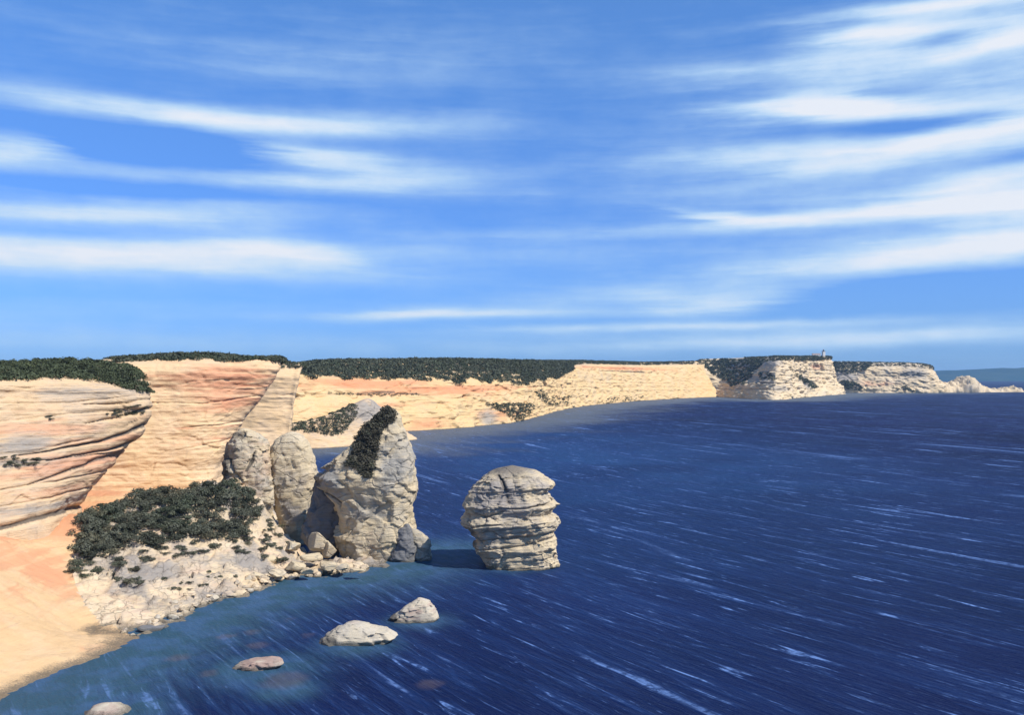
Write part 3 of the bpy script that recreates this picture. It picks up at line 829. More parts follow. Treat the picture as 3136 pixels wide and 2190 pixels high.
# --- hills on the far coast
def hills():
    V, ns, nt = [], 200, 14
    xs = np.linspace(2000, 14000, ns)
    y0 = 15000.0
    prof = np.interp(xs, [2000, 6000, 6900, 7600, 8300, 9200, 10500, 14000], [20, 60, 150, 190, 215, 240, 190, 160])
    nz = fbm(np.stack([xs * 0.0011, xs * 0 + .5, xs * 0 + .5], 1), 4, 4) * 60
    for i in range(ns):
        for a in np.linspace(0, math.pi, nt):
            V.append((xs[i], y0 - math.cos(a) * 1800, max(prof[i] + nz[i], 15) * math.sin(a) - 5))
    V = np.array(V)
    V[:, 2] += fbm(V * 0.002, 8, 4) * 25 * np.clip(V[:, 2] / 60, 0, 1)
    m, n = new_mat('far_hillside')
    pos = n.n('ShaderNodeNewGeometry').outputs['Position']
    col = n.mix(n.smooth(n.noise(pos, 0.002, 5, 0.6), 0.4, 0.65), (0.022, 0.058, 0.078), (0.040, 0.075, 0.085))  # blue of the distant air partly painted into the hill colour
    p = n.n('ShaderNodeBsdfDiffuse')
    n.put(p.inputs[0], col)
    finish(n, p.outputs[0])
    o = make('hills', V, grid_faces(ns, nt)[:, ::-1], m)
    tag(o, 'blue green hills on the far coast along the horizon', 'hills', kind='structure')


hills()


# ------------------------------------------------------------------ near shore: beach slope and scrubby mound (one height field, two sheets)
def tps(ctrl, lam=0.3):
    c = np.array(ctrl, dtype=np.float64)
    xy, z = c[:, :2] / 50.0, c[:, 2]
    n = len(c)
    d = np.linalg.norm(xy[:, None] - xy[None], axis=2)
    Kt = np.where(d > 0, d * d * np.log(d + 1e-12), 0) + lam * 0.01 * np.eye(n)
    Pm = np.concatenate([np.ones((n, 1)), xy], 1)
    M = np.block([[Kt, Pm], [Pm.T, np.zeros((3, 3))]])
    wv = np.linalg.solve(M, np.concatenate([z, np.zeros(3)]))

    def f(q):
        q = q / 50.0
        out = np.zeros(len(q))
        for k in range(n):
            r2 = ((q - xy[k]) ** 2).sum(1)
            out += wv[k] * 0.5 * r2 * np.log(r2 + 1e-12)
        return out + wv[n] + q @ wv[n + 1:]
    return f


LAND = [shore_pt(*p) for p in NEAR_SHORE[:13]]
for p in NEAR_SHORE[:13]:
    q = shore_pt(*p)
    LAND.append((q[0] + 12, q[1] - 5, -4.0))
    LAND.append((q[0] + 30, q[1] - 10, -7.0))
LAND += [(-46, 302, 0), (-58, 345, 0), (-80, 398, 0), (-104, 428, 0), (-28, 322, -4), (-40, 375, -5), (-70, 440, -5), (-20, 290, -6), (-60, 460, -7), (-100, 470, -4)]
LAND += [at(*p) for p in [(-420, 1290, 180), (-420, 1400, 160), (-160, 1240, 218), (-150, 1380, 185), (0, 1212, 240), (0, 1300, 215), (0, 1400, 195), (0, 1490, 181),
                          (130, 1240, 250), (172, 1160, 268), (120, 1300, 235), (120, 1400, 208), (200, 1410, 214), (60, 1200, 258)]]
LAND += [(-190, 262, 20), (-160, 275, 19), (-140, 290, 18), (-132, 315, 15), (-150, 350, 12), (-240, 240, 22), (-260, 330, 18), (-330, 200, 22), (-400, 300, 20), (-180, 420, 6), (-300, 430, 12), (-130, 400, 4)]
CREST = [(195, 1164, 270), (300, 1124, 284), (400, 1106, 294), (490, 1090, 304), (550, 1092, 308), (600, 1160, 306), (640, 1206, 304), (690, 1248, 300)]
for p in CREST:
    q = at(*p)
    LAND.append(q)
    LAND.append((q[0] - 4, q[1] + 18, q[2] - 4))
    LAND.append((q[0] - 8, q[1] + 45, max(q[2] - 15, 0.5)))
LAND += [at(*p) for p in [(200, 1260, 252), (350, 1220, 264), (350, 1330, 238), (500, 1180, 282), (500, 1275, 262), (600, 1240, 285), (700, 1266, 289), (270, 1360, 230), (420, 1170, 279), (300, 1190, 268), (560, 1160, 296)]]
HF = tps(LAND)


def build_shore():
    step = 0.75
    xs = np.arange(-330, -14, step)
    ys = np.arange(96, 452, step)
    X, Y = np.meshgrid(xs, ys, indexing='ij')
    q = np.stack([X.ravel(), Y.ravel()], 1)
    z = HF(q)
    p = np.column_stack([q, z])
    # the mound begins along this line (left of it: smooth marl slope)
    line = [at(172, 1160, 268)[:2], at(120, 1262, 248)[:2], at(150, 1370, 224)[:2], at(300, 1432, 209)[:2]]
    side = np.interp(q[:, 1], [209, 224, 248, 268, 300, 460], [line[3][0], line[2][0] + 1, line[1][0], line[0][0], -128, -140])
    m = np.clip((q[:, 0] - side + 4 * fbm(p * 0.06, 2, 3)) / 7.0, 0, 1)
    m[q[:, 1] < 205] = 0
    p0 = p.copy()
    p0[:, 2] *= 0.5
    pw3 = p + 0.8 * np.column_stack([fbm(p * 0.3, k, 3) for k in (71, 72, 73)])
    fct = 0.8 * facet(pw3, 5.5, 81) + 0.9 * facet(pw3, 2.3, 82)
    fct *= 0.5
    rock = ridged(p0 * 0.16, 4, 4) - 0.6
    chunks = fbm(p0 * 0.35, 14, 4)
    blocky = np.floor((p[:, 2] + 1.2 * fbm(p0 * 0.09, 6, 3)) / 1.6)
    blocky = (p[:, 2] + 1.2 * fbm(p0 * 0.09, 6, 3)) / 1.6 - blocky
    damp = np.clip((z + 3) / 4, 0.1, 1)
    dz = m * damp * (1.6 * rock + 0.6 * chunks + 0.6 * (np.clip(blocky * 3, 0, 1) - 0.5) + fct) + (1 - m) * damp * (0.7 * fbm(p0 * 0.07, 25, 4) + 0.25 * fbm(p0 * 0.4, 26, 4) + 0.5 * (ridged(np.column_stack([p[:, 0] * 0.10, p[:, 1] * 0.30, p[:, 2] * 0.1]), 27, 3) - 0.6) + 0.25 * facet(p, 1.6, 28))
    z = z + dz
    p[:, 2] = z
    xs_n, ys_n = len(xs), len(ys)
    G = p.reshape(xs_n, ys_n, 3)
    F = grid_faces(xs_n, ys_n)
    fm = m[F].mean(1)
    wv = fbm(p0 * 0.05, 33, 4)
    low = np.clip(1 - z / 9.0, 0, 1)
    attrs_all = {
        'warm': np.clip(0.45 + 1.0 * wv * (1 - m) + 0.35 * (1 - m) * np.clip((z - 2) / 8, 0, 1) + m * 0.35 * fbm(p0 * 0.12, 40, 3), 0, 1),
        'grey': np.clip(m * (0.42 + 1.1 * fbm(p0 * 0.10, 44, 3) - 0.35 * (0.62 - rock - 0.6)) + (1 - m) * 0.05, 0, 1),
        'dark': np.clip(m * (0.55 * np.clip(-rock * 2.2 - 0.25, 0, 1)), 0, 1),
    }
    for name, sel, mat, lab, cat in (('beach', fm < 0.5, M_BEACH, 'smooth orange and yellow marl slope above the waterline', 'beach'),
                                      ('hill', fm >= 0.5, M_MOUND, 'pale rocky mound below the dark shrubs', 'hill')):
        f = F[sel]
        zf = z[f].max(1)
        f = f[zf > -5.0]
        used = np.unique(f)
        remap = np.zeros(len(p), dtype=np.int64)
        remap[used] = np.arange(len(used))
        o = make(name, p[used], remap[f], mat, attrs={k: a[used] for k, a in attrs_all.items()})
        tag(o, lab, cat, kind='structure')
        SURF[name] = (None, None, None, p[used], remap[f])
    return G


GROUND = build_shore()
_gx0, _gy0, _gst = -330, 96, 0.75


def ground_z(x, y):
    i = int(np.clip((x - _gx0) / _gst, 0, GROUND.shape[0] - 1))
    j = int(np.clip((y - _gy0) / _gst, 0, GROUND.shape[1] - 1))
    return GROUND[i, j, 2]


# ------------------------------------------------------------------ free-standing rocks
def ring_rock(name, levels, y, mat, label, cat, ratio=0.8, na=150, nl=170, seed=0, rough=1.0, bed=0.6, freq=1.0, warm=0.2, grey=0.3,
              blobs=(), lines=(), lean=0.0, power=2.6, kind=None, extra=None, chip=0.3):
    """rock whose outline is given by levels (v, left u, right u), closed at the top"""
    lv = np.array(levels, dtype=np.float64)
    z = CAM_H - (lv[:, 0] - VH) / FPX * y
    xl, xr = (lv[:, 1] - UC) / FPX * y, (lv[:, 2] - UC) / FPX * y
    order = np.argsort(z)
    z, xl, xr = z[order], xl[order], xr[order]
    zz = np.linspace(z[0], z[-1], nl)
    L, Rr = np.interp(zz, z, xl), np.interp(zz, z, xr)
    cx, hw = (L + Rr) / 2, (Rr - L) / 2
    wmax = hw.max()
    th = np.linspace(0, 2 * math.pi, na, endpoint=False)
    ct, stn = np.cos(th), np.sin(th)
    e = 2 / power
    cxs, cys = np.sign(ct) * np.abs(ct) ** e, np.sign(stn) * np.abs(stn) ** e
    V = np.zeros((na, nl + 1, 3))
    dep = ratio * (0.45 * hw + 0.55 * wmax * np.clip((hw / wmax), 0, 1) ** 0.6)
    V[:, :nl, 0] = cx[None] + hw[None] * cxs[:, None]
    V[:, :nl, 1] = y + lean * (zz - zz[0])[None] + dep[None] * cys[:, None]
    V[:, :nl, 2] = zz[None]
    V[:, nl] = (cx[-1], y + lean * (zz[-1] - zz[0]), zz[-1] + 0.25 * hw[-1])
    Nn = np.stack([cxs[:, None] * np.ones(nl + 1), cys[:, None] * np.ones(nl + 1), np.zeros((na, nl + 1))], -1)
    p = V.reshape(-1, 3).copy()
    nn = Nn.reshape(-1, 3)
    loc = p - np.array([cx.mean(), y, 0])
    fade = np.tile(np.clip((nl - np.arange(nl + 1)) / 6.0, 0, 1), na)
    f = 0.12 * freq
    tz = p[:, 2] + 0.8 * fbm(loc * 0.1, seed, 3) - 0.08 * loc[:, 0]
    d = bed * 1.3 * strata(tz * 1.6 * freq, seed) / freq
    d += rough * (1.5 * fbm(loc * f, seed + 2, 4) + 0.9 * (ridged(loc * f * 1.6, seed + 5, 4) - 0.65)) / freq
    d += rough * 0.35 * fbm(loc * f * 6, seed + 7, 3) / freq
    lw = loc + 0.5 * np.column_stack([fbm(loc * 0.5, seed + k, 3) for k in (61, 62, 63)])
    d += chip * (0.75 * facet(lw, 6.5 / freq, seed + 3) + 0.7 * facet(lw, 2.4 / freq, seed + 4))
    wv = fbm(loc * 0.25, seed + 13, 3)
    car = carve_field(p[:, 0], p[:, 2] + 0.3 * wv, lines)
    d -= 1.6 * car
    p = p + nn * (d * fade)[:, None]
    p[:, 2] += rough * 0.7 * fbm(loc * 0.3, seed + 19, 3) * fade * np.clip((p[:, 2] + 1) / 6, 0, 1)
    W = np.clip(warm + 0.5 * wv + add_blobs(p[:, 0], p[:, 2], blobs, 'warm', wv), 0, 1)
    G = np.clip(grey + 0.5 * fbm(loc * 0.18, seed + 23, 3) + add_blobs(p[:, 0], p[:, 2], blobs, 'grey', wv), 0, 1)
    D = np.clip(0.8 * car + add_blobs(p[:, 0], p[:, 2], blobs, 'dark', wv), 0, 1)  # slots carry painted shade in the colour besides the carving
    F = grid_faces(na, nl + 1, wrap=True)
    o = make(name, p, F, mat, attrs={'warm': W, 'grey': G, 'dark': D})
    tag(o, label, cat, kind=kind)
    SURF[label] = (None, None, None, p, F)
    return o


BIG, SAND = 'tallest cream sea stack with a pointed top and scrub on its left shoulder', 'squat layered limestone stack standing alone in deep water'
ring_rock('sea_stack', [(1290, 775, 908), (1252, 772, 908), (1230, 758, 916), (1200, 752, 924), (1160, 757, 926), (1130, 758, 930), (1100, 735, 936), (1085, 716, 934), (1070, 712, 932), (1055, 726, 932),
                        (1040, 743, 931), (1010, 773, 925), (980, 796, 910), (955, 815, 898), (935, 838, 893), (920, 852, 884), (914, 866, 876)], 303, M_STACK, BIG, 'sea stack',
          0.62, 220, 240, 3, 0.55, 0.15, 0.8, 0.15, 0.25, chip=0.25, blobs=
          [pb('grey', 890, 1030, 303, 40, 55, .8), pb('grey', 850, 1140, 303, 60, 40, .45), pb('grey', 750, 1075, 303, 32, 40, .8), pb('grey', 870, 945, 303, 30, 22, .5),
           pb('dark', 850, 1012, 303, 5, 10, .35), pb('dark', 900, 1056, 303, 7, 4, .4), pb('warm', 850, 1200, 303, 60, 40, .3)],
          lines=[pl([(735, 1098), (760, 1110), (775, 1125)], 303, 4, .9), pl([(868, 945), (850, 985), (835, 1010)], 303, 4, .4), pl([(890, 1180), (895, 1210), (900, 1240)], 303, 3, .4),  # grooves also darkened in colour as painted shading stripes
           pl([(800, 1180), (780, 1210), (775, 1240)], 303, 2.5, .35), pl([(835, 1120), (805, 1160), (770, 1190)], 303, 2.5, .3)])
ring_rock('rock_slab', [(1290, 690, 760), (1245, 690, 758), (1200, 683, 762), (1150, 690, 768), (1110, 700, 768), (1092, 704, 752), (1076, 708, 734)], 305, M_GREYROCK,
          'dark grey rock slab leaning against the left foot of the tallest stack', 'rock', 0.5, 90, 110, 14, 0.8, 0.2, 1.2, 0.1, 0.4)
ring_rock('sea_stack', [(1290, 1094, 1248), (1265, 1090, 1248), (1240, 1076, 1243), (1222, 1064, 1246), (1205, 1068, 1246), (1190, 1056, 1244), (1172, 1040, 1256), (1160, 1036, 1250), (1148, 1047, 1234),
                        (1128, 1042, 1247), (1112, 1048, 1230), (1100, 1056, 1222), (1086, 1064, 1242), (1078, 1074, 1236), (1068, 1086, 1222), (1058, 1100, 1205), (1051, 1116, 1180)], 292, M_BEDDED, SAND, 'sea stack',
          0.85, 220, 240, 29, 0.5, 0.55, 1.75, 0.2, 0.2, chip=0.32, power=3.2, blobs=
          [pb('dark', 1056, 1210, 292, 20, 60, .62), pb('dark', 1130, 1075, 292, 12, 22, .5), pb('dark', 1130, 1046, 292, 110, 26, .62), pb('grey', 1150, 1110, 292, 100, 34, .55),  # left side darkened as painted shade; top is thin dark cover
           pb('warm', 1150, 1190, 292, 90, 20, .4), pb('dark', 1160, 1258, 292, 80, 4, .5), pb('dark', 1075, 1110, 292, 30, 16, .3)],
          lines=[pl([(1120, 1062), (1135, 1090), (1142, 1118)], 292, 5, .8), pl([(1060, 1135), (1090, 1150), (1130, 1135)], 292, 3, .6), pl([(1130, 1130), (1180, 1128), (1230, 1120)], 292, 2.5, .6),
           pl([(1070, 1222), (1150, 1214), (1250, 1195)], 292, 3, .5), pl([(1080, 1200), (1160, 1192), (1240, 1185)], 292, 2.5, .5), pl([(1080, 1182), (1160, 1172), (1240, 1172)], 292, 2.5, .4),
           pl([(1085, 1240), (1150, 1236), (1245, 1224)], 292, 2.5, .4), pl([(1060, 1170), (1150, 1160), (1240, 1150)], 292, 2.5, .4)])
ring_rock('rock_pillar', [(1200, 530, 606), (1150, 515, 606), (1120, 506, 616), (1085, 502, 612), (1050, 502, 606), (1020, 505, 602), (1000, 510, 594), (985, 518, 588), (972, 528, 574), (962, 540, 556)], 318, M_STACK,
          'short stubby rock pillar with dark cracks above the shrubs', 'rock pillar', 0.8, 120, 140, 47, 0.8, 0.3, 1.2, 0.5, 0.35, chip=0.42, blobs=
          [pb('dark', 512, 1045, 318, 15, 50, .75), pb('dark', 540, 975, 318, 26, 15, .6), pb('dark', 575, 1030, 318, 12, 10, .5), pb('warm', 585, 1070, 318, 26, 50, .4)],  # dark left side is shade painted into the colour
          lines=[pl([(585, 1010), (578, 1030), (565, 1050)], 318, 4, .9), pl([(515, 1020), (535, 1045), (555, 1075)], 318, 4, .7)])
ring_rock('rock_pillar', [(1260, 640, 690), (1200, 636, 688), (1165, 628, 690), (1130, 618, 698), (1090, 611, 710), (1060, 607, 712), (1030, 605, 704), (1005, 609, 696), (988, 618, 688), (976, 632, 678), (970, 645, 664)], 326, M_BEDDED,
          'rounded yellow pillar with thin bedding lines between stub and tallest stack', 'rock pillar', 0.8, 120, 150, 52, 0.4, 0.25, 1.4, 0.3, 0.15, chip=0.18, blobs=[pb('grey', 660, 1150, 326, 40, 30, .5)],
          lines=[pl([(640, 1010), (655, 1040), (660, 1075)], 326, 2.5, .5)])

# rocks awash in front of the mound
ring_rock('sea_rock', [(1475, 700, 850), (1455, 708, 840), (1440, 716, 868), (1426, 728, 888), (1414, 748, 872), (1404, 762, 836), (1396, 776, 812), (1393, 788, 800)], 207, M_WETROCK,
          'largest pale wedge shaped rock awash, between the peaked brown rock and the flat reddish slab', 'sea rock', 0.55, 110, 80, 61, 0.32, 0.12, 1.6, 0.1, 0.1, [pb('dark', 745, 1432, 207, 24, 16, .85), pb('grey', 860, 1415, 207, 30, 10, .4)])  # dark left portion: painted shade on the wedge
ring_rock('sea_rock', [(1410, 868, 985), (1395, 866, 975), (1384, 876, 985), (1370, 898, 978), (1358, 912, 966), (1348, 926, 956), (1341, 936, 944)], 225, M_WETROCK,
          'peaked brown rock awash, closest to the lone layered stack', 'sea rock', 0.6, 110, 80, 67, 0.35, 0.2, 1.6, 0.45, 0.35, [pb('dark', 885, 1384, 225, 16, 14, .7), pb('dark', 955, 1390, 225, 40, 5, .4)])
ring_rock('sea_rock', [(1520, 505, 620), (1506, 508, 600), (1498, 514, 622), (1488, 532, 636), (1480, 560, 634), (1476, 590, 628)], 188, M_WETROCK,
          'flat reddish brown rock slab barely above the water', 'sea rock', 0.5, 100, 50, 71, 0.25, 0.12, 2.0, 0.9, 0.3)
ring_rock('sea_rock', [(1650, 165, 330), (1620, 178, 312), (1604, 188, 296), (1592, 200, 280), (1584, 212, 262), (1580, 226, 246)], 163, M_WETROCK,
          'rounded cream rock cut off at the bottom edge below the beach', 'sea rock', 0.7, 100, 60, 77, 0.3, 0.12, 2.0, 0.5, 0.1)


def boulder_mesh(seed, sub=3, planes=10, flat=0.75):
    import bmesh
    rs = np.random.default_rng(seed)
    bm = bmesh.new()
    bmesh.ops.create_icosphere(bm, subdivisions=sub, radius=1.0)
    v = np.array([q.co[:] for q in bm.verts])
    f = [[q.index for q in fc.verts] for fc in bm.faces]
    bm.free()
    nrm = rs.normal(size=(planes, 3))
    nrm /= np.linalg.norm(nrm, axis=1, keepdims=True)
    dd = rs.uniform(0.45, 0.9, planes)
    dots = v @ nrm.T
    r = np.min(np.where(dots > 0.05, dd / np.maximum(dots, 0.05), 9.0), axis=1)
    r = np.minimum(r, 1.05)
    v = v * r[:, None]
    v = v + v * 0.05 * fbm(v * 2.2 + seed, seed, 3)[:, None]
    v[:, 2] *= flat
    a = fbm(v * 1.3 + seed * 3.1, seed + 4, 3)
    return v, f, a


def boulder(name, pos, size, mat, label, cat, group=None, seed=0, rz=0.0, warm=0.2, grey=0.3, stretch=(1, 1, 1), sub=4):
    v, f, a = boulder_mesh(seed, sub)
    v = v * np.array(stretch) * size
    o = make(name, v, f, mat, smooth=False, attrs={'warm': np.clip(warm + .4 * a, 0, 1), 'grey': np.clip(grey + .6 * a, 0, 1), 'dark': np.clip(a * 1.2 - .7, 0, 1)})
    me = o.data
    o.location = pos
    o.rotation_euler = (0, 0, rz)
    tag(o, label, cat, group)
    return o


q = at(902, 1215, 299)
ring_rock('boulder', [(1275, 872, 930), (1250, 876, 930), (1225, 884, 930), (1200, 892, 926), (1184, 900, 920), (1175, 908, 916)], 297, M_GREYROCK,
          'dark pointed boulder at the right foot of the tallest stack', 'boulder', 0.7, 80, 70, 83, 0.5, 0.15, 1.6, 0.1, 0.3)
ring_rock('boulder', [(1270, 918, 966), (1248, 918, 967), (1225, 920, 967), (1208, 920, 964), (1195, 920, 948), (1186, 922, 932)], 299, M_STACK,
          'grey block with a cream top beside the dark pointed boulder', 'boulder', 0.8, 80, 70, 89, 0.45, 0.15, 1.6, 0.1, 0.75)

# pale blocks fallen along the waterline of the mound
SH = [shore_pt(*p) for p in NEAR_SHORE[6:13]]
lens_ = [math.dist(a[:2], b[:2]) for a, b in zip(SH[:-1], SH[1:])]
tot = sum(lens_)
NB = 74
for k in range(NB):
    dd = (k + random.uniform(-.4, .4)) / NB * tot
    dd = min(max(dd, 0.0), tot - 0.01)
    i = 0
    while i < len(lens_) - 1 and dd > lens_[i]:
        dd -= lens_[i]
        i += 1
    a, b = SH[i], SH[i + 1]
    f = dd / lens_[i]
    off = random.choice([0.0, 0.6, 1.4, 2.6, 4.5]) + random.uniform(-0.4, 0.6)
    x = a[0] + (b[0] - a[0]) * f - off * 0.85
    y = a[1] + (b[1] - a[1]) * f + off * 0.5
    sz = random.uniform(0.7, 1.7) * (1.25 if i >= 3 else 0.9)
    gz = max(ground_z(x, y), -0.4)
    boulder('boulder', (x, y, gz + sz * 0.18), sz, M_MOUND if random.random() < .8 else M_WETROCK, 'pale angular boulder lying at the waterline below the scrubby mound', 'boulder',
            'boulders along the foot of the mound', 200 + k % 23, random.uniform(0, 6.3), random.uniform(0, .4), random.uniform(0, .5),
            (random.uniform(.9, 1.5), random.uniform(.8, 1.2), random.uniform(.7, 1.2)), 3)
# ribbed blocks between the mound and the tallest stack
for k, (u, v, sz, stc) in enumerate([(715, 1215, 3.4, (1.1, .9, 1.5)), (738, 1232, 3.2, (1.2, .9, 1.2)), (700, 1250, 3.0, (1.3, 1, .9)), (735, 1268, 2.6, (1.5, 1, .7)), (768, 1272, 2.4, (1.6, 1, .6)),
                                    (660, 1268, 2.8, (1.2, 1, .9)), (600, 1262, 3.0, (1, .9, 1.2)), (620, 1285, 2.2, (1.3, 1, .8)), (800, 1278, 1.5, (1.8, 1, .5)), (690, 1280, 2.2, (1.3, 1, .8)),
                                    (655, 1225, 2.6, (1, 1, 1.1)), (575, 1290, 2.0, (1.2, 1, .9))]):
    y = wl(max(v + 22, 1278)) + (10 if v < 1240 else 0)
    p = at(u, v, y)
    boulder('boulder', (p[0], p[1], p[2]), sz, M_STACK, 'large cream block in the rubble between mound and tallest stack', 'boulder', 'blocks at the foot of the tallest stack',
            300 + k, random.uniform(0, 6), 0.2, random.uniform(.1, .45), stc)
# two dark wet stones on the waterline
for u, v, s, lab in ((520, 1338, 2.0, 'dark wet stone at the waterline under the middle of the mound'), (345, 1415, 2.2, 'dark wet stone at the waterline near the beach end of the mound'),
                     (655, 1300, 1.6, 'dark wet stone at the waterline near the stack end of the mound')):
    p = shore_pt(u, v)
    boulder('boulder', (p[0] - .5, p[1] + .5, 0.4), s, M_GREYROCK, lab, 'boulder', None, int(u), 0.4, .1, .2, (1.5, 1, .8))


# ------------------------------------------------------------------ scrub
def leaf_cloud(rs, centers, radii, nq, size, squash=0.75, tone=None):
    """leaf-sized faces spread through lumpy crowns"""
    n = len(centers)
    c = np.repeat(centers, nq, axis=0)
    r = np.repeat(radii, nq)
    N_ = n * nq
    d = rs.normal(size=(N_, 3))
    d /= np.linalg.norm(d, axis=1, keepdims=True)
    d[:, 2] = np.abs(d[:, 2]) * 1.0 - 0.18
    rad = r * rs.uniform(0.45, 1.0, N_) ** 0.5 * (1 + 0.25 * rs.normal(size=N_) * 0.5)
    p = c + d * rad[:, None] * np.array([1, 1, squash])
    up = d + 0.9 * rs.normal(size=(N_, 3)) * 0.6
    up /= np.linalg.norm(up, axis=1, keepdims=True)
    a = np.cross(up, rs.normal(size=(N_, 3)))
    a /= np.linalg.norm(a, axis=1, keepdims=True) + 1e-9
    b = np.cross(up, a)
    s = (size * rs.uniform(0.55, 1.25, N_) * np.repeat(radii, nq))[:, None]
    V = np.stack([p - a * s, p - b * s * 0.6, p + a * s, p + b * s * 0.7], 1).reshape(-1, 3)
    F = np.arange(N_ * 4).reshape(-1, 4)
    base = rs.uniform(0, 1, n) if tone is None else tone
    t = np.clip(np.repeat(base, nq) * 0.75 + 0.25 * rs.uniform(0, 1, N_), 0, 1)
    return V, F, np.repeat(t, 4)


SHRUBS = []
for k in range(6):
    rs = np.random.default_rng(900 + k)
    nb = 7
    cs = np.column_stack([rs.normal(0, .5, nb), rs.normal(0, .5, nb), rs.uniform(.25, .75, nb)])
    rd = rs.uniform(.42, .72, nb)
    V, F, t = leaf_cloud(rs, cs, rd, 120, 0.165, 0.85, rs.uniform(0, 1, nb))
    me = bpy.data.meshes.new('foliage')
    me.from_pydata(V.tolist(), [], F.tolist())
    at_ = me.attributes.new('tone', 'FLOAT', 'POINT')
    at_.data.foreach_set('value', t.astype(np.float32))
    me.materials.append(M_SCRUB)
    # short branching stems
    sv, sf = [], []
    for j in range(5):
        tip = cs[j]
        r0, r1 = 0.05, 0.02
        ring = [(math.cos(a), math.sin(a)) for a in (0, 2.1, 4.2)]
        b0 = len(sv)
        sv += [(x * r0, y * r0, -0.35) for x, y in ring] + [(tip[0] + x * r1, tip[1] + y * r1, tip[2]) for x, y in ring]
        sf += [(b0 + q, b0 + (q + 1) % 3, b0 + 3 + (q + 1) % 3, b0 + 3 + q) for q in range(3)]
    ms = bpy.data.meshes.new('stem')
    ms.from_pydata(sv, [], sf)
    ms.materials.append(M_WOOD)
    SHRUBS.append((me, ms))


def shrub(pos, size, label, group, hscale=1.0):
    me, ms = random.choice(SHRUBS)
    o = empty('shrub', pos, random.uniform(0, 6.28))
    o.scale = (size, size, size * hscale)
    tag(o, label, 'shrub', group)
    for nm, m in (('foliage', me), ('stem', ms)):
        c = bpy.data.objects.new(nm, m)
        C.objects.link(c)
        c.parent = o
    return o


def in_poly(u, v, poly):
    c = False
    for (x1, y1), (x2, y2) in zip(poly, poly[1:] + poly[:1]):
        if (y1 > v) != (y2 > v) and u < (x2 - x1) * (v - y1) / (y2 - y1) + x1:
            c = not c
    return c


def picks(surf, poly, count, gap, tries=40):
    """spots on a built surface inside an area, at least gap metres apart"""
    us, vs = [p[0] for p in poly], [p[1] for p in poly]
    out = []
    for _ in range(count * tries):
        if len(out) >= count:
            break
        u, v = random.uniform(min(us), max(us)), random.uniform(min(vs), max(vs))
        if not in_poly(u, v, poly):
            continue
        loc, nr = hit(surf, u, v)
        if loc is None or any((loc - o[0]).length < gap for o in out):
            continue
        out.append((loc, nr))
    return out


GA = 'dark shrubs covering the mound'
LA = 'dark green rounded shrub in the dense thicket along the crest of the mound'
M1 = [(180, 1160), (230, 1140), (330, 1112), (400, 1100), (490, 1080), (540, 1082), (575, 1100), (580, 1150), (560, 1195), (520, 1215), (500, 1205), (470, 1215), (420, 1210), (330, 1225), (280, 1222), (250, 1240), (200, 1250), (165, 1250), (185, 1200)]
holes = [[(478, 1150), (522, 1140), (520, 1172), (500, 1190)], [(300, 1190), (325, 1185), (322, 1215), (305, 1212)]]
spots = []
for loc, nr in picks('hill', M1, 215, 1.15):
    u = UC + loc.x / loc.y * FPX
    v = VH + (CAM_H - loc.z) / loc.y * FPX
    if any(in_poly(u, v, h) for h in holes):
        continue
    spots.append(loc)
for loc in spots:
    shrub(loc + Vector((0, 0, -0.2)), random.uniform(1.6, 2.9), LA, GA, random.uniform(.8, 1.15))
# the ragged lower edge: scattered, smaller
LB = 'small grey green shrub scattered on the bare rock below the mound thicket'
for poly, cnt, s0, s1 in (([(125, 1265), (170, 1235), (260, 1240), (300, 1290), (330, 1320), (290, 1320), (240, 1290), (180, 1300)], 22, .9, 1.6),
                          ([(260, 1230), (420, 1215), (500, 1225), (470, 1250), (330, 1260), (290, 1300)], 20, .8, 1.3),
                          ([(500, 1205), (560, 1195), (575, 1230), (540, 1260), (515, 1240)], 10, .7, 1.2),
                          ([(585, 1130), (640, 1180), (650, 1230), (640, 1262), (610, 1270), (580, 1250), (590, 1190)], 26, .8, 1.4),
                          ([(360, 1290), (480, 1280), (560, 1290), (540, 1310), (440, 1330), (380, 1320)], 12, .5, .8)):
    for loc, nr in picks('hill', poly, cnt, 1.1):
        shrub(loc + Vector((0, 0, -0.15)), random.uniform(s0, s1) * 1.25, LB, 'scattered small shrubs on the mound', random.uniform(.6, 1.0))

# near cliff top
AL = 'nearest peach and cream cliff with dark bedding slots at the left edge'
# grid scatter so that the brow is covered from the side as well
LD = 'dark shrub rooted in a bedding slot on the face of the nearest cliff'
for poly, cnt, sz in (([(235, 922), (325, 905), (328, 930), (245, 934)], 14, 1.0), ([(-20, 1022), (60, 1025), (100, 1032), (60, 1048), (0, 1045)], 12, 1.1), ([(100, 930), (122, 930), (118, 945), (104, 944)], 3, .8)):
    for loc, nr in picks(AL, poly, cnt, 0.7):
        shrub(loc + nr * 0.2 + Vector((0, 0, -0.2)), random.uniform(.7, 1.1) * sz, LD, 'shrubs in the slots of the nearest cliff', 0.7)


def mass(name, locs, r0, r1, nq, size, mat, label, cat='scrub', squash=0.7, seed=0):
    rs = np.random.default_rng(seed)
    c = np.array([tuple(l) for l in locs])
    rd = rs.uniform(r0, r1, len(c))
    V, F, t = leaf_cloud(rs, c, rd, nq, size, squash)
    o = make(name, V, F, mat, smooth=False, attrs={'tone': t})
    tag(o, label, cat, kind='stuff')
    return o


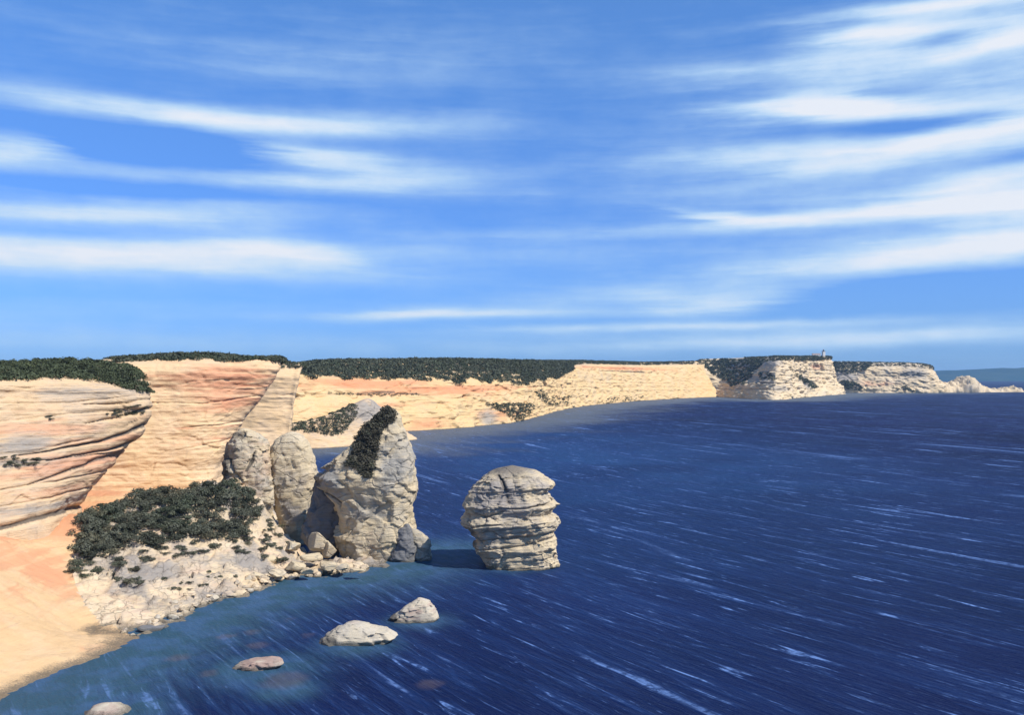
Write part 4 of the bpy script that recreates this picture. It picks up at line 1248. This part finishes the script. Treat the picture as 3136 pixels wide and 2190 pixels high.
def plateau(surf, n, t0, t1, s0=0.0, s1=1.0, seed=0, edge=0.0):
    """random spots on the top of a cliff, between profile positions t0 and t1 past the rim"""
    G, t, rim = SURF[surf][:3]
    rs = np.random.default_rng(seed)
    tt = np.where((t >= rim + t0) & (t <= rim + t1))[0]
    a, b = tt[0], tt[-1]
    ns = G.shape[0]
    out = []
    i = rs.uniform(s0 * (ns - 2), s1 * (ns - 2), n)
    jr = rs.uniform(0, 1, n)
    jag = edge * (0.5 + 0.5 * vnoise(np.column_stack([i * 0.12, np.zeros(n), np.zeros(n)]), seed))
    j = a + (jag + (1 - jag) * jr) * (b - a - 1)
    i0, j0 = i.astype(int), j.astype(int)
    fi, fj = (i - i0)[:, None], (j - j0)[:, None]
    return (G[i0, j0] * (1 - fi) + G[i0 + 1, j0] * fi) * (1 - fj) + (G[i0, j0 + 1] * (1 - fi) + G[i0 + 1, j0 + 1] * fi) * fj


def spots_on(surf, polys):
    out = []
    for poly, cnt, gap in polys:
        out += [l for l, n_ in picks(surf, poly, cnt, gap)]
    return out


mass('scrub', spots_on(AL, [([(-60, 812), (60, 806), (160, 802), (235, 808), (290, 835), (338, 880), (300, 876), (240, 856), (200, 852), (150, 846), (90, 850), (0, 852), (-60, 852)], 330, .8)])
     + [tuple(q) for q in plateau(AL, 260, 0.3, 1.3, 0.1, 0.8, 4)], 1.3, 2.6, 150, .15, M_BROW, 'bushy green scrub along the brow of the nearest cliff', seed=21)
BL = 'tall cream headland with a pink overhanging right edge behind the mound'
mass('scrub', plateau(BL, 900, 0.12, 1.25, 0.1, 0.80, 5, 0.3), 1.3, 2.7, 60, .22, M_FARSCRUB, 'strip of dark scrub along the top of the pink headland', seed=1)
CL = 'narrow yellow ochre buttress in the gap beyond the pink headland'
mass('scrub', plateau(CL, 260, 0.3, 1.2, 0.1, 0.9, 6), 1.5, 2.8, 50, .24, M_FARSCRUB, 'small patch of scrub on top of the ochre buttress', seed=2)
DL = 'long cream and orange cliff running along the sea towards the cape'
mass('scrub', plateau(DL, 6200, -0.22, 2.25, 0.0, 0.63, 7, 0.16), 2.8, 5.2, 36, .25, M_FARSCRUB, 'broad dark belt of scrub above the long orange cliff', seed=3)
mass('scrub', plateau(DL, 1300, 0.9, 2.3, 0.61, 1.0, 8), 2.6, 4.6, 26, .3, M_FARSCRUB, 'thin line of scrub on the rim of the far end of the long cliff', seed=4)
EL = 'pale stepped cape below the lighthouse'
mass('scrub', plateau(EL, 1500, 0.2, 1.3, 0.12, 0.93, 9), 3.0, 5.5, 26, .3, M_FARSCRUB, 'strip of scrub along the top of the lighthouse cape', seed=5)
FL = 'low cream headland beyond the lighthouse cape'
mass('scrub', plateau(FL, 900, 0.2, 1.3, 0.0, 0.9, 10), 3.0, 5.0, 26, .3, M_FARSCRUB, 'scrub on the flat top of the far headland', seed=6)


mass('scrub', spots_on(EL, [([(1782, 838), (1792, 840), (1832, 868), (1822, 872), (1788, 850)], 70, 2), ([(1700, 838), (1730, 836), (1735, 850), (1705, 850)], 20, 2), ([(1568, 806), (1700, 804), (1712, 815), (1690, 835), (1670, 862), (1640, 866), (1620, 850), (1590, 835)], 520, 1.8)]), 4.5, 8.0, 40, .3, M_FARSCRUB,
     'dark scrub filling the gully at the near side of the lighthouse cape', seed=11)
mass('scrub', spots_on(FL, [([(1868, 812), (1955, 812), (1940, 830), (1900, 838), (1872, 832)], 240, 2), ([(1880, 856), (1900, 852), (1925, 862), (1945, 876), (1900, 874)], 90, 2), ([(2010, 872), (2030, 866), (2050, 878)], 24, 2)]), 4.5, 7.5, 36, .3, M_FARSCRUB, 'dark scrub spilling down beside the far headland face', seed=12)
mass('scrub', spots_on(DL, [([(1090, 906), (1185, 903), (1200, 915), (1190, 930), (1160, 945), (1130, 925), (1100, 915)], 170, 1.6), ([(1195, 880), (1215, 873), (1230, 890), (1280, 888), (1275, 905), (1230, 910)], 90, 1.8),
                            ([(1335, 897), (1370, 890), (1440, 885), (1445, 892), (1380, 902), (1350, 912)], 36, 3)]), 2.2, 4.2, 36, .28, M_FARSCRUB,
     'dark scrub tumbling down the lower slopes of the long cliff', seed=13)
mass('scrub', spots_on(DL, [([(730, 880), (830, 882), (940, 882), (950, 886), (850, 889), (740, 884)], 44, 2)]), 1.2, 2.2, 30, .28, M_FARSCRUB, 'thin dark strip of plants on a ledge of the long cliff', seed=14)
KL = 'pale rocky knoll with scrub across the small bay'
mass('scrub', spots_on(KL, [([(645, 948), (700, 936), (745, 915), (778, 908), (800, 905), (800, 930), (770, 970), (740, 978), (700, 970), (650, 965)], 230, 1.3)]), 1.5, 2.8, 50, .24, M_FARSCRUB,
     'grey green scrub on the knoll across the small bay', seed=15)
mass('scrub', spots_on(BIG, [([(835, 935), (868, 912), (884, 925), (882, 945), (856, 962), (845, 1000), (836, 1050), (826, 1078), (800, 1050), (775, 1045), (795, 1010), (790, 985), (768, 1010), (790, 975)], 620, .22)]),
     .8, 1.6, 50, .22, M_OLIVE, 'dark olive scrub on the left shoulder of the tallest stack', seed=16)


# ------------------------------------------------------------------ lighthouse on the cape
def box(cx, cy, cz, sx, sy, sz):
    v = [(cx + a * sx / 2, cy + b * sy / 2, cz + c * sz / 2) for a in (-1, 1) for b in (-1, 1) for c in (-1, 1)]
    f = [(0, 1, 3, 2), (4, 6, 7, 5), (0, 4, 5, 1), (2, 3, 7, 6), (0, 2, 6, 4), (1, 5, 7, 3)]
    return v, f


def lathe(prof, n=20):
    v = [(r * math.cos(2 * math.pi * k / n), r * math.sin(2 * math.pi * k / n), z) for r, z in prof for k in range(n)]
    f = [(i * n + k, i * n + (k + 1) % n, (i + 1) * n + (k + 1) % n, (i + 1) * n + k) for i in range(len(prof) - 1) for k in range(n)]
    return v, f


def join(parts):
    v, f = [], []
    for a, b in parts:
        o = len(v)
        v += list(a)
        f += [tuple(i + o for i in q) for q in b]
    return v, f


def lighthouse():
    white, roof, glass, iron = plain_mat('white_render', (0.62, 0.60, 0.55)), plain_mat('roof_tile', (0.30, 0.20, 0.15)), plain_mat('dark_glass', (0.05, 0.06, 0.07), 0.15), plain_mat('painted_iron', (0.18, 0.18, 0.19))
    x, y, z = at(1846, 798, 3030)
    t = empty('lighthouse', (x, y, z - 1))
    t.rotation_euler = (0, 0, 0.3)
    tag(t, 'small white lighthouse with a square tower on the cape', 'lighthouse')
    make('tower', *box(0, 0, 8, 8, 8, 16), white, t, False)
    make('gallery', *join([box(0, 0, 16.4, 10, 10, .8), box(0, 4.9, 17.4, 10, .2, .2), box(0, -4.9, 17.4, 10, .2, .2), box(4.9, 0, 17.4, .2, 9.6, .2), box(-4.9, 0, 17.4, .2, 9.6, .2)]
                          + [box(a, b, 17.05, .2, .2, .5) for a in (-4.9, 0, 4.9) for b in (-4.9, 4.9)]), iron, t, False)
    make('lantern_room', *lathe([(2.4, 16.8), (2.4, 20.3)]), glass, t, False)
    make('dome', *lathe([(2.9, 20.3), (2.6, 21.2), (1.6, 22.2), (.3, 22.8), (.15, 24)]), iron, t)
    for zz in (4, 8, 12):
        make('window', *box(0, -4.02, zz, 1.2, .12, 1.8), glass, t, False)
    h = empty('keeper_house', (x - 26, y - 4, z - 1))
    tag(h, 'low pale keepers house beside the lighthouse tower', 'house')
    make('wall', *box(0, 0, 3, 26, 11, 6), white, h, False)
    v = [(-13.6, -6, 6), (13.6, -6, 6), (13.6, 6, 6), (-13.6, 6, 6), (-13.6, 0, 9), (13.6, 0, 9)]
    make('roof', v, [(0, 1, 5, 4), (2, 3, 4, 5), (0, 4, 3), (1, 2, 5), (0, 3, 2, 1)], roof, h, False)
    for k in (-9, -3, 3, 9):
        make('window', *box(k, -5.52, 3.4, 1.5, .12, 1.9), glass, h, False)


lighthouse()


# ------------------------------------------------------------------ sea air
def haze():
    v, f = box(0, 11000, 160, 76000, 54000, 340)
    m = bpy.data.materials.new('sea_air')
    m.use_nodes = True
    t = m.node_tree
    t.nodes.clear()
    pv = t.nodes.new('ShaderNodeVolumePrincipled')
    pv.inputs['Color'].default_value = (0.42, 0.70, 1.0, 1.0)
    pv.inputs['Density'].default_value = 0.000028
    pv.inputs['Anisotropy'].default_value = 0.2
    o = t.nodes.new('ShaderNodeOutputMaterial')
    t.links.new(pv.outputs[0], o.inputs['Volume'])
    h = make('haze', v, f, m, smooth=False)
    tag(h, 'thin blue sea haze over the far water and coast', 'haze', kind='stuff')


haze()
